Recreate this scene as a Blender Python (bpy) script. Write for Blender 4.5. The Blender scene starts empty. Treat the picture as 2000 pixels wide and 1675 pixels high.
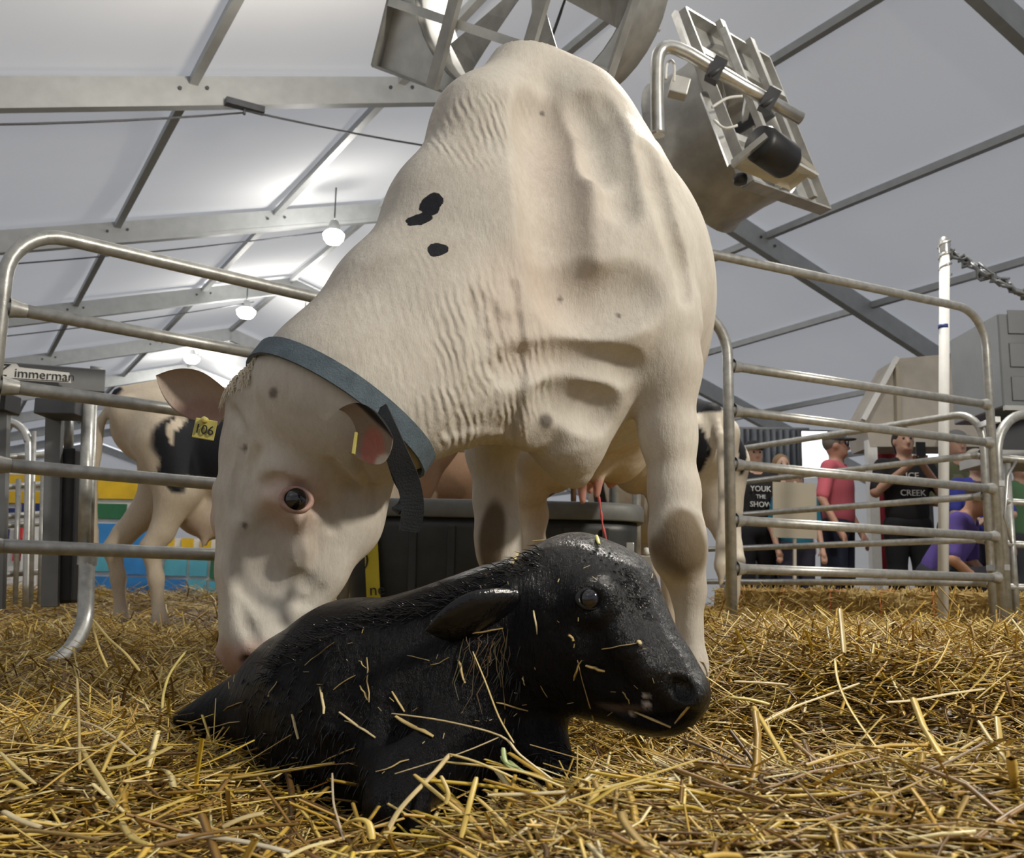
import bpy, bmesh, math, random
import numpy as np
from mathutils import Vector, Matrix, Euler
random.seed(7); RNG = np.random.default_rng(11)
SC = bpy.context.scene; COL = SC.collection
# ------------------------------------------------------------------ camera
F = 1900.0; HC = 0.327; PITCH = math.atan(315.0/F); ROLL = math.atan(0.02)
cam_d = bpy.data.cameras.new('camera'); cam = bpy.data.objects.new('camera', cam_d); COL.objects.link(cam)
CR = Euler((math.pi/2+PITCH, 0, 0)).to_matrix() @ Matrix.Rotation(ROLL, 3, 'Z')
cam.matrix_world = Matrix.Translation((0, 0, HC)) @ CR.to_4x4()
cam_d.sensor_width = 36; cam_d.lens = 36*F/2000; cam_d.clip_start = 0.05; cam_d.clip_end = 200
cam_d.dof.use_dof = True; cam_d.dof.focus_distance = 1.55; cam_d.dof.aperture_fstop = 13
SC.camera = cam
# ------------------------------------------------------------------ world, lights, exposure
W = bpy.data.worlds.new('daylight'); SC.world = W; W.use_nodes = True
bg = W.node_tree.nodes['Background']; bg.inputs[0].default_value = (0.90, 0.92, 0.97, 1); bg.inputs[1].default_value = 1.08
SC.view_settings.view_transform = 'Standard'; SC.view_settings.look = 'None'; SC.view_settings.gamma = 1
SC.view_settings.use_curve_mapping = False; SC.view_settings.exposure = 0.17
SC.cycles.use_denoising = True; SC.cycles.max_bounces = 8; SC.cycles.sample_clamp_indirect = 6
def lamp(name, loc, target, size, power, col):
    d = bpy.data.lights.new(name, 'AREA'); d.shape = 'DISK'; d.size = size; d.energy = power; d.color = col
    o = bpy.data.objects.new(name, d); COL.objects.link(o); o.location = loc
    o.rotation_euler = (Vector(target)-Vector(loc)).to_track_quat('-Z', 'Y').to_euler(); return o
# high bay lamps of the tent that hang outside the frame, plus an added uplight
lamp('off_frame_light', (4.3, -0.5, 3.9), (0.1, 1.9, 0.5), 0.5, 250, (1.0, 0.93, 0.80))
lamp('off_frame_light', (-2.6, -2.4, 5.2), (0.0, 1.9, 0.6), 0.55, 45, (1.0, 0.94, 0.84))
lamp('off_frame_light', (2.4, 6.2, 5.6), (0.3, 2.6, 1.0), 0.55, 230, (1.0, 0.95, 0.86))
lamp('off_frame_light', (-0.9, 6.6, 4.6), (-3.2, 8.4, 6.2), 0.6, 120, (1.0, 0.92, 0.80))  # unseen uplight added to warm and brighten the upper left roof
# ------------------------------------------------------------------ helpers
def P(x, y, Y):
    v = CR @ Vector(((x-1000)/F, -(y-837.5)/F, -1.0)); return Vector((0, 0, HC)) + v*(Y/v.y)
def Rp(px, Y): return px*Y/F
WORG = {}
def worg(o): return WORG.get(o.name, Vector((0, 0, 0))) if o else Vector((0, 0, 0))
def tag(o, label=None, cat=None, group=None, kind=None):
    for k, v in (('label', label), ('category', cat), ('group', group), ('kind', kind)):
        if v: o[k] = v
    return o
def empty(name, loc, label=None, cat=None, group=None, kind=None):
    o = bpy.data.objects.new(name, None); COL.objects.link(o); o.location = loc; o.empty_display_size = .1
    WORG[o.name] = Vector(loc); return tag(o, label, cat, group, kind)
def link_mesh(name, V, Fc, mat, parent=None, smooth=False, origin=None):
    V = np.asarray(V, float)
    if parent is None:
        og = Vector(origin) if origin is not None else Vector((0, 0, 0))
    else: og = worg(parent)
    me = bpy.data.meshes.new(name); me.from_pydata((V-np.array(og)).tolist(), [], Fc); me.update()
    for m in (mat if isinstance(mat, (list, tuple)) else [mat]): me.materials.append(m)
    if smooth: me.polygons.foreach_set('use_smooth', [True]*len(me.polygons))
    o = bpy.data.objects.new(name, me); COL.objects.link(o)
    if parent is not None: o.parent = parent
    else: o.location = og
    WORG[o.name] = og; return o
class MB:
    def __init__(s): s.v = []; s.f = []; s.mi = []; s.sm = []
    def add(s, V, Fc, mi=0, sm=False):
        b = len(s.v); s.v += [tuple(p) for p in V]
        for f in Fc: s.f.append(tuple(b+i for i in f)); s.mi.append(mi); s.sm.append(sm)
        return s
    def box(s, c, size, R=None, mi=0):
        c = Vector(c); hx, hy, hz = (a/2 for a in size); R = R or Matrix.Identity(3)
        V = [c+R @ Vector((x*hx, y*hy, z*hz)) for z in (-1, 1) for y in (-1, 1) for x in (-1, 1)]
        return s.add(V, [(0, 2, 3, 1), (4, 5, 7, 6), (0, 1, 5, 4), (2, 6, 7, 3), (0, 4, 6, 2), (1, 3, 7, 5)], mi)
    def bar(s, a, b, w, h, up=(0, 0, 1), mi=0):
        a = Vector(a); b = Vector(b); d = (b-a); L = d.length; d.normalize()
        x = d.cross(Vector(up))
        if x.length < 1e-4: x = d.cross(Vector((1, 0, 0)))
        x.normalize(); z = x.cross(d)
        return s.box((a+b)/2, (w, L, h), Matrix((x, d, z)).transposed(), mi)
    def tube(s, pts, r, n=12, mi=0, cap=True):
        pts = [Vector(p) for p in pts]; m = len(pts); rr = r if isinstance(r, (list, tuple)) else [r]*m
        V = []; Fc = []; up = None
        for i, p in enumerate(pts):
            d = (pts[min(i+1, m-1)]-pts[max(i-1, 0)]).normalized()
            if up is None:
                up = Vector((0, 0, 1)) if abs(d.z) < .9 else Vector((1, 0, 0))
            x = d.cross(up).normalized(); up = x.cross(d).normalized()
            for k in range(n):
                a = 2*math.pi*k/n; V.append(p+(x*math.cos(a)+up*math.sin(a))*rr[i])
        for i in range(m-1):
            for k in range(n):
                k2 = (k+1) % n; Fc.append((i*n+k, i*n+k2, (i+1)*n+k2, (i+1)*n+k))
        s.add(V, Fc, mi, True)
        if cap:
            b = len(s.v)-len(V)
            s.f.append(tuple(b+k for k in range(n-1, -1, -1))); s.mi.append(mi); s.sm.append(False)
            s.f.append(tuple(b+(m-1)*n+k for k in range(n))); s.mi.append(mi); s.sm.append(False)
        return s
    def prism(s, poly, d, mi=0):
        d = Vector(d); n = len(poly); V = [Vector(p) for p in poly]+[Vector(p)+d for p in poly]
        Fc = [tuple(range(n-1, -1, -1)), tuple(range(n, 2*n))]+[(i, (i+1) % n, n+(i+1) % n, n+i) for i in range(n)]
        return s.add(V, Fc, mi)
    def lathe(s, prof, c, R=None, n=24, mi=0):
        c = Vector(c); R = R or Matrix.Identity(3); V = []; Fc = []
        for (r, z) in prof:
            for k in range(n):
                a = 2*math.pi*k/n; V.append(c+R @ Vector((r*math.cos(a), r*math.sin(a), z)))
        for i in range(len(prof)-1):
            for k in range(n):
                k2 = (k+1) % n; Fc.append((i*n+k, i*n+k2, (i+1)*n+k2, (i+1)*n+k))
        return s.add(V, Fc, mi, True)
    def build(s, name, mat, parent=None, origin=None, bevel=0):
        if parent is None and origin is None:
            A = np.array(s.v); origin = (A[:, 0].mean(), A[:, 1].mean(), A[:, 2].min())
        o = link_mesh(name, s.v, s.f, mat, parent, False, origin)
        o.data.polygons.foreach_set('material_index', s.mi); o.data.polygons.foreach_set('use_smooth', s.sm)
        if bevel:
            m = o.modifiers.new('bevel', 'BEVEL'); m.width = bevel; m.segments = 2; m.limit_method = 'ANGLE'
        return o
def arc(c, a0, a1, r, ex, ez, n=8):
    c = Vector(c); ex = Vector(ex); ez = Vector(ez)
    return [c+ex*(r*math.cos(a0+(a1-a0)*i/n))+ez*(r*math.sin(a0+(a1-a0)*i/n)) for i in range(n+1)]
def spline(pts, n=8):
    pts = [Vector(p) for p in pts]; out = []
    for i in range(len(pts)-1):
        p0 = pts[max(i-1, 0)]; p1 = pts[i]; p2 = pts[i+1]; p3 = pts[min(i+2, len(pts)-1)]
        for k in range(n):
            t = k/n; out.append(.5*((2*p1)+(p2-p0)*t+(2*p0-5*p1+4*p2-p3)*t*t+(3*p1-p0-3*p2+p3)*t**3))
    return out+[pts[-1]]
# ------------------------------------------------------------------ materials
def newmat(name):
    m = bpy.data.materials.new(name); m.use_nodes = True; return m, m.node_tree, m.node_tree.nodes['Principled BSDF']
def N(t, typ, **kw):
    n = t.nodes.new(typ)
    for k, v in kw.items():
        if k.startswith('i_'):
            key = k[2:]; key = int(key) if key.isdigit() else key.replace('_', ' ')
            n.inputs[key].default_value = v
        else: setattr(n, k, v)
    return n
def ramp(t, fac, stops):
    r = t.nodes.new('ShaderNodeValToRGB'); e = r.color_ramp.elements
    while len(e) < len(stops): e.new(.5)
    for el, (p, c) in zip(e, stops): el.position = p; el.color = (*c, 1)
    t.links.new(fac, r.inputs[0]); return r.outputs[0]
def objco(t): return t.nodes.new('ShaderNodeTexCoord').outputs['Object']
def noise(t, co, scale, detail=4, rough=.55, stretch=None):
    if stretch:
        mp = t.nodes.new('ShaderNodeMapping'); mp.inputs['Scale'].default_value = stretch; t.links.new(co, mp.inputs[0]); co = mp.outputs[0]
    n = N(t, 'ShaderNodeTexNoise', i_Scale=scale, i_Detail=detail, i_Roughness=rough); t.links.new(co, n.inputs['Vector']); return n.outputs['Fac']
def bump(t, b, h, strength, dist=.01, prev=None):
    n = N(t, 'ShaderNodeBump', i_Strength=strength, i_Distance=dist); t.links.new(h, n.inputs['Height'])
    if prev is not None: t.links.new(prev, n.inputs['Normal'])
    if b is not None: t.links.new(n.outputs[0], b.inputs['Normal'])
    return n.outputs[0]
def simple(name, c, rough=.5, metal=0, var=.12, scale=14, bmp=0.0, bscale=120, spec=.5):
    m, t, b = newmat(name); co = objco(t)
    f = noise(t, co, scale)
    lo = tuple(max(0, x*(1-var)) for x in c); hi = tuple(min(1, x*(1+var)) for x in c)
    t.links.new(ramp(t, f, [(.3, lo), (.7, hi)]), b.inputs['Base Color'])
    b.inputs['Roughness'].default_value = rough; b.inputs['Metallic'].default_value = metal
    b.inputs['Specular IOR Level'].default_value = spec
    if bmp: bump(t, b, noise(t, co, bscale), bmp, .004)
    return m
def emis(name, c, s):
    m, t, b = newmat(name); b.inputs['Base Color'].default_value = (*c, 1); b.inputs['Emission Color'].default_value = (*c, 1); b.inputs['Emission Strength'].default_value = s; return m
M = {}
M['galv'] = simple('galvanised_pipe', (.44, .44, .42), .38, .55, .22, 30, .12, 200)
M['galv_l'] = simple('bright_pipe', (.62, .62, .60), .30, .8, .15, 25)
M['alu'] = simple('tent_aluminium', (.40, .41, .41), .5, .35, .08, 6)
M['steel_d'] = simple('dark_steel', (.07, .072, .08), .5, .3, .2, 12)
M['paint_g'] = simple('grey_paint', (.20, .205, .21), .5, .2, .12, 10)
M['fan'] = simple('fan_sheet_metal', (.36, .355, .34), .45, .35, .2, 9)
M['fan_l'] = simple('fan_bright_metal', (.62, .62, .59), .35, .45, .15, 9)
M['rubber'] = simple('black_rubber', (.012, .012, .014), .6, 0, .2, 20)
M['black'] = simple('black_plastic', (.015, .015, .017), .45, 0, .2, 20)
M['tank'] = simple('tank_plastic', (.035, .038, .038), .42, 0, .25, 8, .1, 60)
M['tank_rim'] = simple('tank_rim_plastic', (.16, .165, .16), .5, 0, .2, 10)
M['yellow'] = simple('yellow_label', (.72, .58, .03), .5, 0, .08, 10)
M['white'] = simple('white_plastic', (.78, .78, .76), .5, 0, .05, 10)
M['ink'] = simple('black_ink', (.02, .02, .02), .6, 0, .05, 10)
M['wood'] = simple('plywood_panel', (.50, .46, .40), .7, 0, .12, 5)
M['red'] = simple('red_banner', (.42, .03, .05), .7, 0, .1, 5)
M['drape'] = simple('grey_drape', (.26, .28, .31), .9, 0, .15, 4)
M['hvac'] = simple('hvac_sheet_metal', (.16, .17, .18), .45, .3, .1, 4)
M['board'] = simple('beige_board', (.42, .38, .30), .8, 0, .05, 4)
M['orange'] = simple('orange_cord', (.6, .12, .03), .5, 0, .1, 10)
M['blue_tape'] = simple('blue_tape', (.03, .06, .25), .5, 0, .1, 10)
M['lampglow'] = emis('lit_lamp', (1, .98, .92), 30)
M['screen'] = emis('lit_screen', (.9, .97, 1), 1.6)
def membrane_mat():
    m, t, b = newmat('tent_membrane'); co = objco(t)
    f = noise(t, co, .5, 3)
    c = ramp(t, f, [(.3, (.70, .70, .69)), (.7, (.76, .76, .75))])
    d = t.nodes.new('ShaderNodeBsdfDiffuse'); tr = t.nodes.new('ShaderNodeBsdfTranslucent'); mx = t.nodes.new('ShaderNodeMixShader')
    t.links.new(c, d.inputs[0]); tr.inputs[0].default_value = (.72, .74, .78, 1); mx.inputs[0].default_value = .30
    t.links.new(d.outputs[0], mx.inputs[1]); t.links.new(tr.outputs[0], mx.inputs[2])
    t.links.new(mx.outputs[0], t.nodes['Material Output'].inputs[0]); return m
M['membrane'] = membrane_mat()
# ------------------------------------------------------------------ implicit surfaces (smooth unions meshed by surface nets)
class SDF:
    def __init__(s, lo, hi, vox):
        s.lo = np.array(lo, np.float32); s.vox = vox
        s.n = np.ceil((np.array(hi)-np.array(lo))/vox).astype(int)+1
        s.g = np.full(s.n, .12, np.float32)
    def _box(s, mn, mx, mg):
        i0 = np.maximum(np.floor((np.array(mn)-mg-s.lo)/s.vox).astype(int), 0)
        i1 = np.minimum(np.ceil((np.array(mx)+mg-s.lo)/s.vox).astype(int)+1, s.n)
        if np.any(i1 <= i0): return None, None
        sl = tuple(slice(a, b) for a, b in zip(i0, i1))
        ax = [s.lo[k]+s.vox*np.arange(i0[k], i1[k], dtype=np.float32) for k in range(3)]
        return sl, np.meshgrid(*ax, indexing='ij', sparse=True)
    def _mix(s, sl, d, k, sub=False):
        o = s.g[sl]
        if sub:
            d = -d; h = np.maximum(k-np.abs(o-d), 0)/k; s.g[sl] = np.maximum(o, d)+h*h*k*.25
        else:
            h = np.maximum(k-np.abs(o-d), 0)/k; s.g[sl] = np.minimum(o, d)-h*h*k*.25
    def cap(s, a, b, ra, rb, k=.03, sub=False):
        a = np.array(a, np.float32); b = np.array(b, np.float32); r = max(ra, rb)
        sl, X = s._box(np.minimum(a, b)-r, np.maximum(a, b)+r, k+s.vox*2)
        if sl is None: return s
        ab = b-a; L = max(float(ab @ ab), 1e-9)
        t = np.clip(((X[0]-a[0])*ab[0]+(X[1]-a[1])*ab[1]+(X[2]-a[2])*ab[2])/L, 0, 1)
        d = np.sqrt((X[0]-a[0]-t*ab[0])**2+(X[1]-a[1]-t*ab[1])**2+(X[2]-a[2]-t*ab[2])**2)-(ra+(rb-ra)*t)
        s._mix(sl, d.astype(np.float32), k, sub); return s
    def chain(s, pts, k=.03):
        for (a, ra), (b, rb) in zip(pts[:-1], pts[1:]): s.cap(a, b, ra, rb, k)
        return s
    def ell(s, c, r, R=None, k=.03, sub=False):
        c = np.array(c, np.float32); r = np.array(r, np.float32); R = np.array(R if R is not None else np.eye(3), np.float32)
        e = np.sqrt(((R*r)**2).sum(1))
        sl, X = s._box(c-e, c+e, k+s.vox*2)
        if sl is None: return s
        q = [X[i]-c[i] for i in range(3)]
        l = [(R[0, j]*q[0]+R[1, j]*q[1]+R[2, j]*q[2]) for j in range(3)]
        k0 = np.sqrt(sum((l[j]/r[j])**2 for j in range(3))); k1 = np.sqrt(sum((l[j]/r[j]**2)**2 for j in range(3)))
        d = k0*(k0-1)/np.maximum(k1, 1e-6)
        s._mix(sl, d.astype(np.float32), k, sub); return s
    def sample(s, p):
        q = (np.asarray(p, np.float32)-s.lo)/s.vox; i = np.clip(np.floor(q).astype(int), 0, s.n-2); f = np.clip(q-i, 0, 1); v = 0
        for dx in (0, 1):
            for dy in (0, 1):
                for dz in (0, 1):
                    w = (f[..., 0] if dx else 1-f[..., 0])*(f[..., 1] if dy else 1-f[..., 1])*(f[..., 2] if dz else 1-f[..., 2])
                    v = v+w*s.g[i[..., 0]+dx, i[..., 1]+dy, i[..., 2]+dz]
        return v
    def ray_out(s, c, d, mx=.6):
        c = np.array(c); d = np.array(d); t = np.arange(0, mx, s.vox*.5); v = s.sample(c+t[:, None]*d)
        i = np.argmax(v > 0); return float(t[i])
    def hit(s, c, d, mx=3.0):
        c = np.array(c, float); d = np.array(d, float); t = np.arange(0, mx, s.vox*.4); p = c+t[:, None]*d
        inside = np.all((p >= s.lo) & (p <= s.lo+s.vox*(s.n-1)), axis=1); v = np.where(inside, s.sample(p), 1)
        i = np.argmax(v < 0); return (p[i] if v[i] < 0 else None)
    def groove(s, pts, r, depth, k=.02, sub=True):
        c = np.array([0, 0, HC]); q = []; pp = spline([(x, y, 0) for x, y in pts], 6)
        for i, p in enumerate(pp):
            d = np.array(P(p[0], p[1], 1))-c; d /= np.linalg.norm(d); h = s.hit(c, d, 3.4); e = depth*max(.02, math.sin(math.pi*i/(len(pp)-1)))**.7
            if h is not None: q.append(h+(-d)*(r-e if sub else e-r))
        for a, b in zip(q[:-1], q[1:]): s.cap(a, b, r, r, k, sub)
        return s
    def mesh(s):
        g = s.g; neg = g < 0; n = s.n
        cnt = np.zeros(n-1, np.int8)
        cs = [(a, b, c) for a in (0, 1) for b in (0, 1) for c in (0, 1)]
        sub = lambda A, c: A[c[0]:n[0]-1+c[0], c[1]:n[1]-1+c[1], c[2]:n[2]-1+c[2]]
        for c in cs: cnt += sub(neg, c)
        act = np.argwhere((cnt > 0) & (cnt < 8)); idx = np.full(n-1, -1, np.int32); idx[tuple(act.T)] = np.arange(len(act))
        val = [g[act[:, 0]+c[0], act[:, 1]+c[1], act[:, 2]+c[2]] for c in cs]
        acc = np.zeros((len(act), 3)); k = np.zeros(len(act))
        for i, a in enumerate(cs):
            for j, b in enumerate(cs):
                if j <= i or sum(abs(x-y) for x, y in zip(a, b)) != 1: continue
                va, vb = val[i], val[j]; m = (va < 0) != (vb < 0); t = np.where(m, va/np.where(m, va-vb, 1), 0)
                p = np.array(a)+t[:, None]*(np.array(b)-np.array(a)); acc += p*m[:, None]; k += m
        V = s.lo+s.vox*(act+acc/k[:, None]); Fs = []
        for ax in range(3):
            a1, a2 = (ax+1) % 3, (ax+2) % 3
            e = [slice(None)]*3; e2 = [slice(None)]*3; e[ax] = slice(0, -1); e2[ax] = slice(1, None)
            A = neg[tuple(e)]; B = neg[tuple(e2)]; w = np.argwhere(A != B)
            w = w[(w[:, a1] > 0) & (w[:, a2] > 0) & (w[:, a1] < n[a1]-1) & (w[:, a2] < n[a2]-1)]
            if not len(w): continue
            fl = A[tuple(w.T)]; q = []
            for (d1, d2) in ((0, 0), (1, 0), (1, 1), (0, 1)):
                c = w.copy(); c[:, a1] -= d1; c[:, a2] -= d2; q.append(idx[tuple(c.T)])
            q = np.stack(q, 1); q[fl] = q[fl]; q[~fl] = q[~fl][:, ::-1]; Fs.append(q)
        return V, np.concatenate(Fs)
def smooth_noise(p, scale, seed=0):
    r = np.random.default_rng(seed); v = 0
    for i in range(7):
        d = r.normal(size=3); d /= np.linalg.norm(d); v = v+np.sin((p @ d)*scale*r.uniform(.6, 1.7)+r.uniform(0, 6.3))
    return v/7**.5
def body_mesh(name, sdf, mat, parent, colfn=None, extra=None):
    V, Q = sdf.mesh()
    og = np.array(worg(parent)); me = bpy.data.meshes.new(name)
    me.vertices.add(len(V)); me.vertices.foreach_set('co', (V-og).ravel())
    me.loops.add(Q.size); me.loops.foreach_set('vertex_index', Q.ravel().astype(np.int32))
    me.polygons.add(len(Q)); me.polygons.foreach_set('loop_start', np.arange(0, Q.size, 4, dtype=np.int32)); me.polygons.foreach_set('loop_total', np.full(len(Q), 4, np.int32))
    me.update(calc_edges=True); me.validate()
    me.polygons.foreach_set('use_smooth', [True]*len(me.polygons)); me.materials.append(mat)
    if colfn is not None:
        c = colfn(V); a = me.color_attributes.new('Col', 'FLOAT_COLOR', 'POINT')
        a.data.foreach_set('color', np.c_[c, np.ones(len(V))].astype(np.float32).ravel())
    if extra:
        for k, fn in extra.items():
            a = me.attributes.new(k, 'FLOAT', 'POINT'); a.data.foreach_set('value', fn(V).astype(np.float32))
    o = bpy.data.objects.new(name, me); COL.objects.link(o); o.parent = parent; WORG[o.name] = Vector(og)
    return o
def sstep(a, b, x): t = np.clip((x-a)/(b-a), 0, 1); return t*t*(3-2*t)
def near(V, c, r, soft=.35):
    d = np.sqrt((((V-np.array(c))/np.array(r))**2).sum(1)); return 1-sstep(1-soft, 1+soft, d)
def lerp(c, col, m): return c*(1-m[:, None])+np.array(col)*m[:, None]
def coat_mat(name, rough=.62, spots=(), fur=.25, wrinkle=False, wet=False, dirt=.5):
    m, t, b = newmat(name); co = objco(t)
    at = N(t, 'ShaderNodeAttribute', attribute_name='Col'); col = at.outputs['Color']
    if dirt:
        f = noise(t, co, 5, 6, .65); mx = N(t, 'ShaderNodeMixRGB', blend_type='MULTIPLY', i_Fac=dirt); t.links.new(col, mx.inputs[1])
        t.links.new(ramp(t, f, [(.32, (.58, .52, .47)), (.56, (1, 1, 1))]), mx.inputs[2]); col = mx.outputs[0]
    f2 = noise(t, co, 90, 5, .7, (1, 1, .35)); mx = N(t, 'ShaderNodeMixRGB', blend_type='MULTIPLY', i_Fac=.55); t.links.new(col, mx.inputs[1])
    t.links.new(ramp(t, f2, [(.3, (.80, .79, .77)), (.65, (1, 1, 1))]), mx.inputs[2]); col = mx.outputs[0]
    for (c, r, rot, colr) in spots:
        mp = N(t, 'ShaderNodeMapping', vector_type='TEXTURE'); mp.inputs['Location'].default_value = c; mp.inputs['Rotation'].default_value = rot; mp.inputs['Scale'].default_value = r
        nz = N(t, 'ShaderNodeTexNoise', i_Scale=38, i_Detail=3); t.links.new(co, nz.inputs['Vector'])
        off = N(t, 'ShaderNodeVectorMath', operation='SUBTRACT'); off.inputs[1].default_value = (.5, .5, .5); t.links.new(nz.outputs['Color'], off.inputs[0])
        sc = N(t, 'ShaderNodeVectorMath', operation='SCALE'); sc.inputs['Scale'].default_value = .02; t.links.new(off.outputs[0], sc.inputs[0])
        ad = N(t, 'ShaderNodeVectorMath', operation='ADD'); t.links.new(co, ad.inputs[0]); t.links.new(sc.outputs[0], ad.inputs[1]); t.links.new(ad.outputs[0], mp.inputs[0])
        ln = N(t, 'ShaderNodeVectorMath', operation='LENGTH'); t.links.new(mp.outputs[0], ln.inputs[0])
        k = N(t, 'ShaderNodeMapRange'); k.inputs['From Min'].default_value = 1.04; k.inputs['From Max'].default_value = .97; t.links.new(ln.outputs['Value'], k.inputs[0])
        mx = N(t, 'ShaderNodeMixRGB'); t.links.new(k.outputs[0], mx.inputs[0]); t.links.new(col, mx.inputs[1]); mx.inputs[2].default_value = (*colr, 1); col = mx.outputs[0]
    t.links.new(col, b.inputs['Base Color']); b.inputs['Roughness'].default_value = rough
    nrm = bump(t, None, noise(t, co, 26, 4, .6), fur*.55, .012)
    if wrinkle:
        ph = N(t, 'ShaderNodeAttribute', attribute_name='wphase').outputs['Fac']; ms = N(t, 'ShaderNodeAttribute', attribute_name='wmask').outputs['Fac']
        nz = noise(t, co, 9, 3); a = N(t, 'ShaderNodeMath', operation='MULTIPLY_ADD'); a.inputs[1].default_value = 16.0; t.links.new(nz, a.inputs[0]); t.links.new(ph, a.inputs[2])
        sn = N(t, 'ShaderNodeMath', operation='SINE'); t.links.new(a.outputs[0], sn.inputs[0])
        am = ramp(t, noise(t, co, 13, 3), [(.42, (0, 0, 0)), (.62, (1, 1, 1))]); m0 = N(t, 'ShaderNodeMath', operation='MULTIPLY'); t.links.new(am, m0.inputs[0]); t.links.new(ms, m0.inputs[1])
        mu = N(t, 'ShaderNodeMath', operation='MULTIPLY'); t.links.new(sn.outputs[0], mu.inputs[0]); t.links.new(m0.outputs[0], mu.inputs[1])
        nrm = bump(t, None, mu.outputs[0], .5, .0035, nrm)
    if wet:
        nrm = bump(t, None, noise(t, co, 55, 6, .7, (1, 1, .22)), fur, .014, nrm); bump(t, b, noise(t, co, 240, 4, .7, (1, .6, .22)), .5, .004, nrm)
        rg = N(t, 'ShaderNodeMapRange'); gl = N(t, 'ShaderNodeAttribute', attribute_name='gloss').outputs['Fac']; g2 = N(t, 'ShaderNodeMapRange'); g2.inputs['To Min'].default_value = .16; g2.inputs['To Max'].default_value = .8; t.links.new(gl, g2.inputs[0]); t.links.new(g2.outputs[0], b.inputs['Specular IOR Level']); rg.inputs['To Min'].default_value = .10; rg.inputs['To Max'].default_value = .38; t.links.new(noise(t, co, 14, 4), rg.inputs[0]); t.links.new(rg.outputs[0], b.inputs['Roughness'])
    else:
        nrm = bump(t, None, noise(t, co, 75, 4, .7, (1, 1, .28)), fur*1.1, .005, nrm); bump(t, b, noise(t, co, 260, 3, .7, (1, 1, .3)), fur*1.1, .003, nrm)
        b.inputs['Specular IOR Level'].default_value = .25
    return m
# ------------------------------------------------------------------ the tent
AL = math.atan2(1114, F); AX = Vector((-math.sin(AL), math.cos(AL), 0)); BX = Vector((math.cos(AL), math.sin(AL), 0))
A1 = Vector((.14, 11.9, 0)); RZ = 7.0; SL = .30; HALF = 12.5
def T(w, u, dz=0): p = A1+BX*w+AX*u; p.z = RZ-SL*abs(w)+dz; return p
link_mesh('floor', [(-30, -14, 0), (40, -14, 0), (40, 70, 0), (-30, 70, 0)], [(0, 1, 2, 3)], simple('trodden_earth', (.13, .105, .07), .95, 0, .3, 3, .3, 30), None)['kind'] = 'structure'
ceil = empty('ceiling', tuple(T(0, 0)), kind='structure')
US = [-20, -15, -10, -5, 0, 5, 10, 15, 20, 25, 30, 35, 40]
WL = [-12.5, -11.44, -9.04, -6.64, -4.24, -1.84, 0, 1.66, 4.2, 6.5, 9.0, 11.44, 12.5]
for u0, u1 in zip(US[:-1], US[1:]):
    for w0, w1 in ((-HALF, 0), (0, HALF)):
        V = []; Fc = []; n = 8
        for i in range(n+1):
            for j in range(n+1):
                w = w0+(w1-w0)*i/n; u = u0+(u1-u0)*j/n; V.append(T(w, u, .06-.05*math.sin(math.pi*j/n)))
        for i in range(n):
            for j in range(n): Fc.append((i*(n+1)+j, i*(n+1)+j+1, (i+1)*(n+1)+j+1, (i+1)*(n+1)+j))
        link_mesh('membrane', V, Fc, M['membrane'], ceil, True)
for u in US:
    for sgn in (-1, 1):
        b = MB(); b.bar(T(0, u, -.17), T(sgn*HALF, u, -.17), .11, .29)
        b.bar(T(0, u, -.335), T(sgn*HALF, u, -.335), .13, .05)
        r = b.build('rafter', M['alu'], ceil)
    if -1 <= u <= 15:
        b = MB()
        for w in (-4.24, -1.84, 1.66, 4.2):
            for d in (-.14, .14): b.tube([T(w+d, u-.05, -.16), T(w+d, u-.075, -.16)], .022, 8)
        b.build('bolt', M['steel_d'], r)
for w in WL[1:-1]:
    for u0, u1 in zip(US[:-1], US[1:]):
        MB().bar(T(w, u0, -.07), T(w, u1, -.07), .09, .1).build('purlin', M['alu'], ceil)
b = MB(); b.box(T(-3.7, -.12, -.40), (.42, .10, .07), Matrix.Rotation(math.atan2(BX.y, BX.x), 3, 'Z')); b.tube([T(-3.7, -.12, -.42), T(-3.7, -.12, -.5)], .015, 8)
b.build('cable_bracket', M['steel_d'], ceil)
for (w0, w1, u, sag) in ((-8.5, -3.7, -.12, .18), (-3.7, 1.5, -.12, .22), (-8.5, -1.0, 4.9, .2), (-8.0, -.8, 9.9, .2)):
    pts = []
    for i in range(13):
        f = i/12; p = T(w0+(w1-w0)*f, u, 0); p.z = (T(w0, u).z-.45)*(1-f)+(T(w1, u).z-.48)*f-sag*4*f*(1-f)*.5; pts.append(p)
    MB().tube(pts, .012, 6).build('cable', M['steel_d'], ceil)
EZ = RZ-SL*HALF
for nm, sgn in (('wall_left', -1), ('wall_right', 1)):
    wr = empty(nm, tuple(T(sgn*HALF, 0)), kind='structure')
    for u0, u1 in zip(US[:-1], US[1:]):
        a = T(sgn*HALF, u0); c = T(sgn*HALF, u1); link_mesh('membrane', [(a.x, a.y, 0), (c.x, c.y, 0), (c.x, c.y, a.z), (a.x, a.y, a.z)], [(0, 1, 2, 3)], M['membrane'], wr)
        MB().bar((a.x, a.y, 0), (a.x, a.y, a.z), .2, .12, AX).build('upright', M['alu'], wr)
for nm, u in (('wall_far', 40), ('wall_near', -20)):
    a = T(-HALF, u); c = T(HALF, u); p = T(0, u)
    link_mesh(nm, [(a.x, a.y, 0), (c.x, c.y, 0), tuple(c), tuple(p), tuple(a)], [(0, 1, 2, 3, 4)], M['membrane'], None, origin=tuple(p))['kind'] = 'structure'
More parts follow.
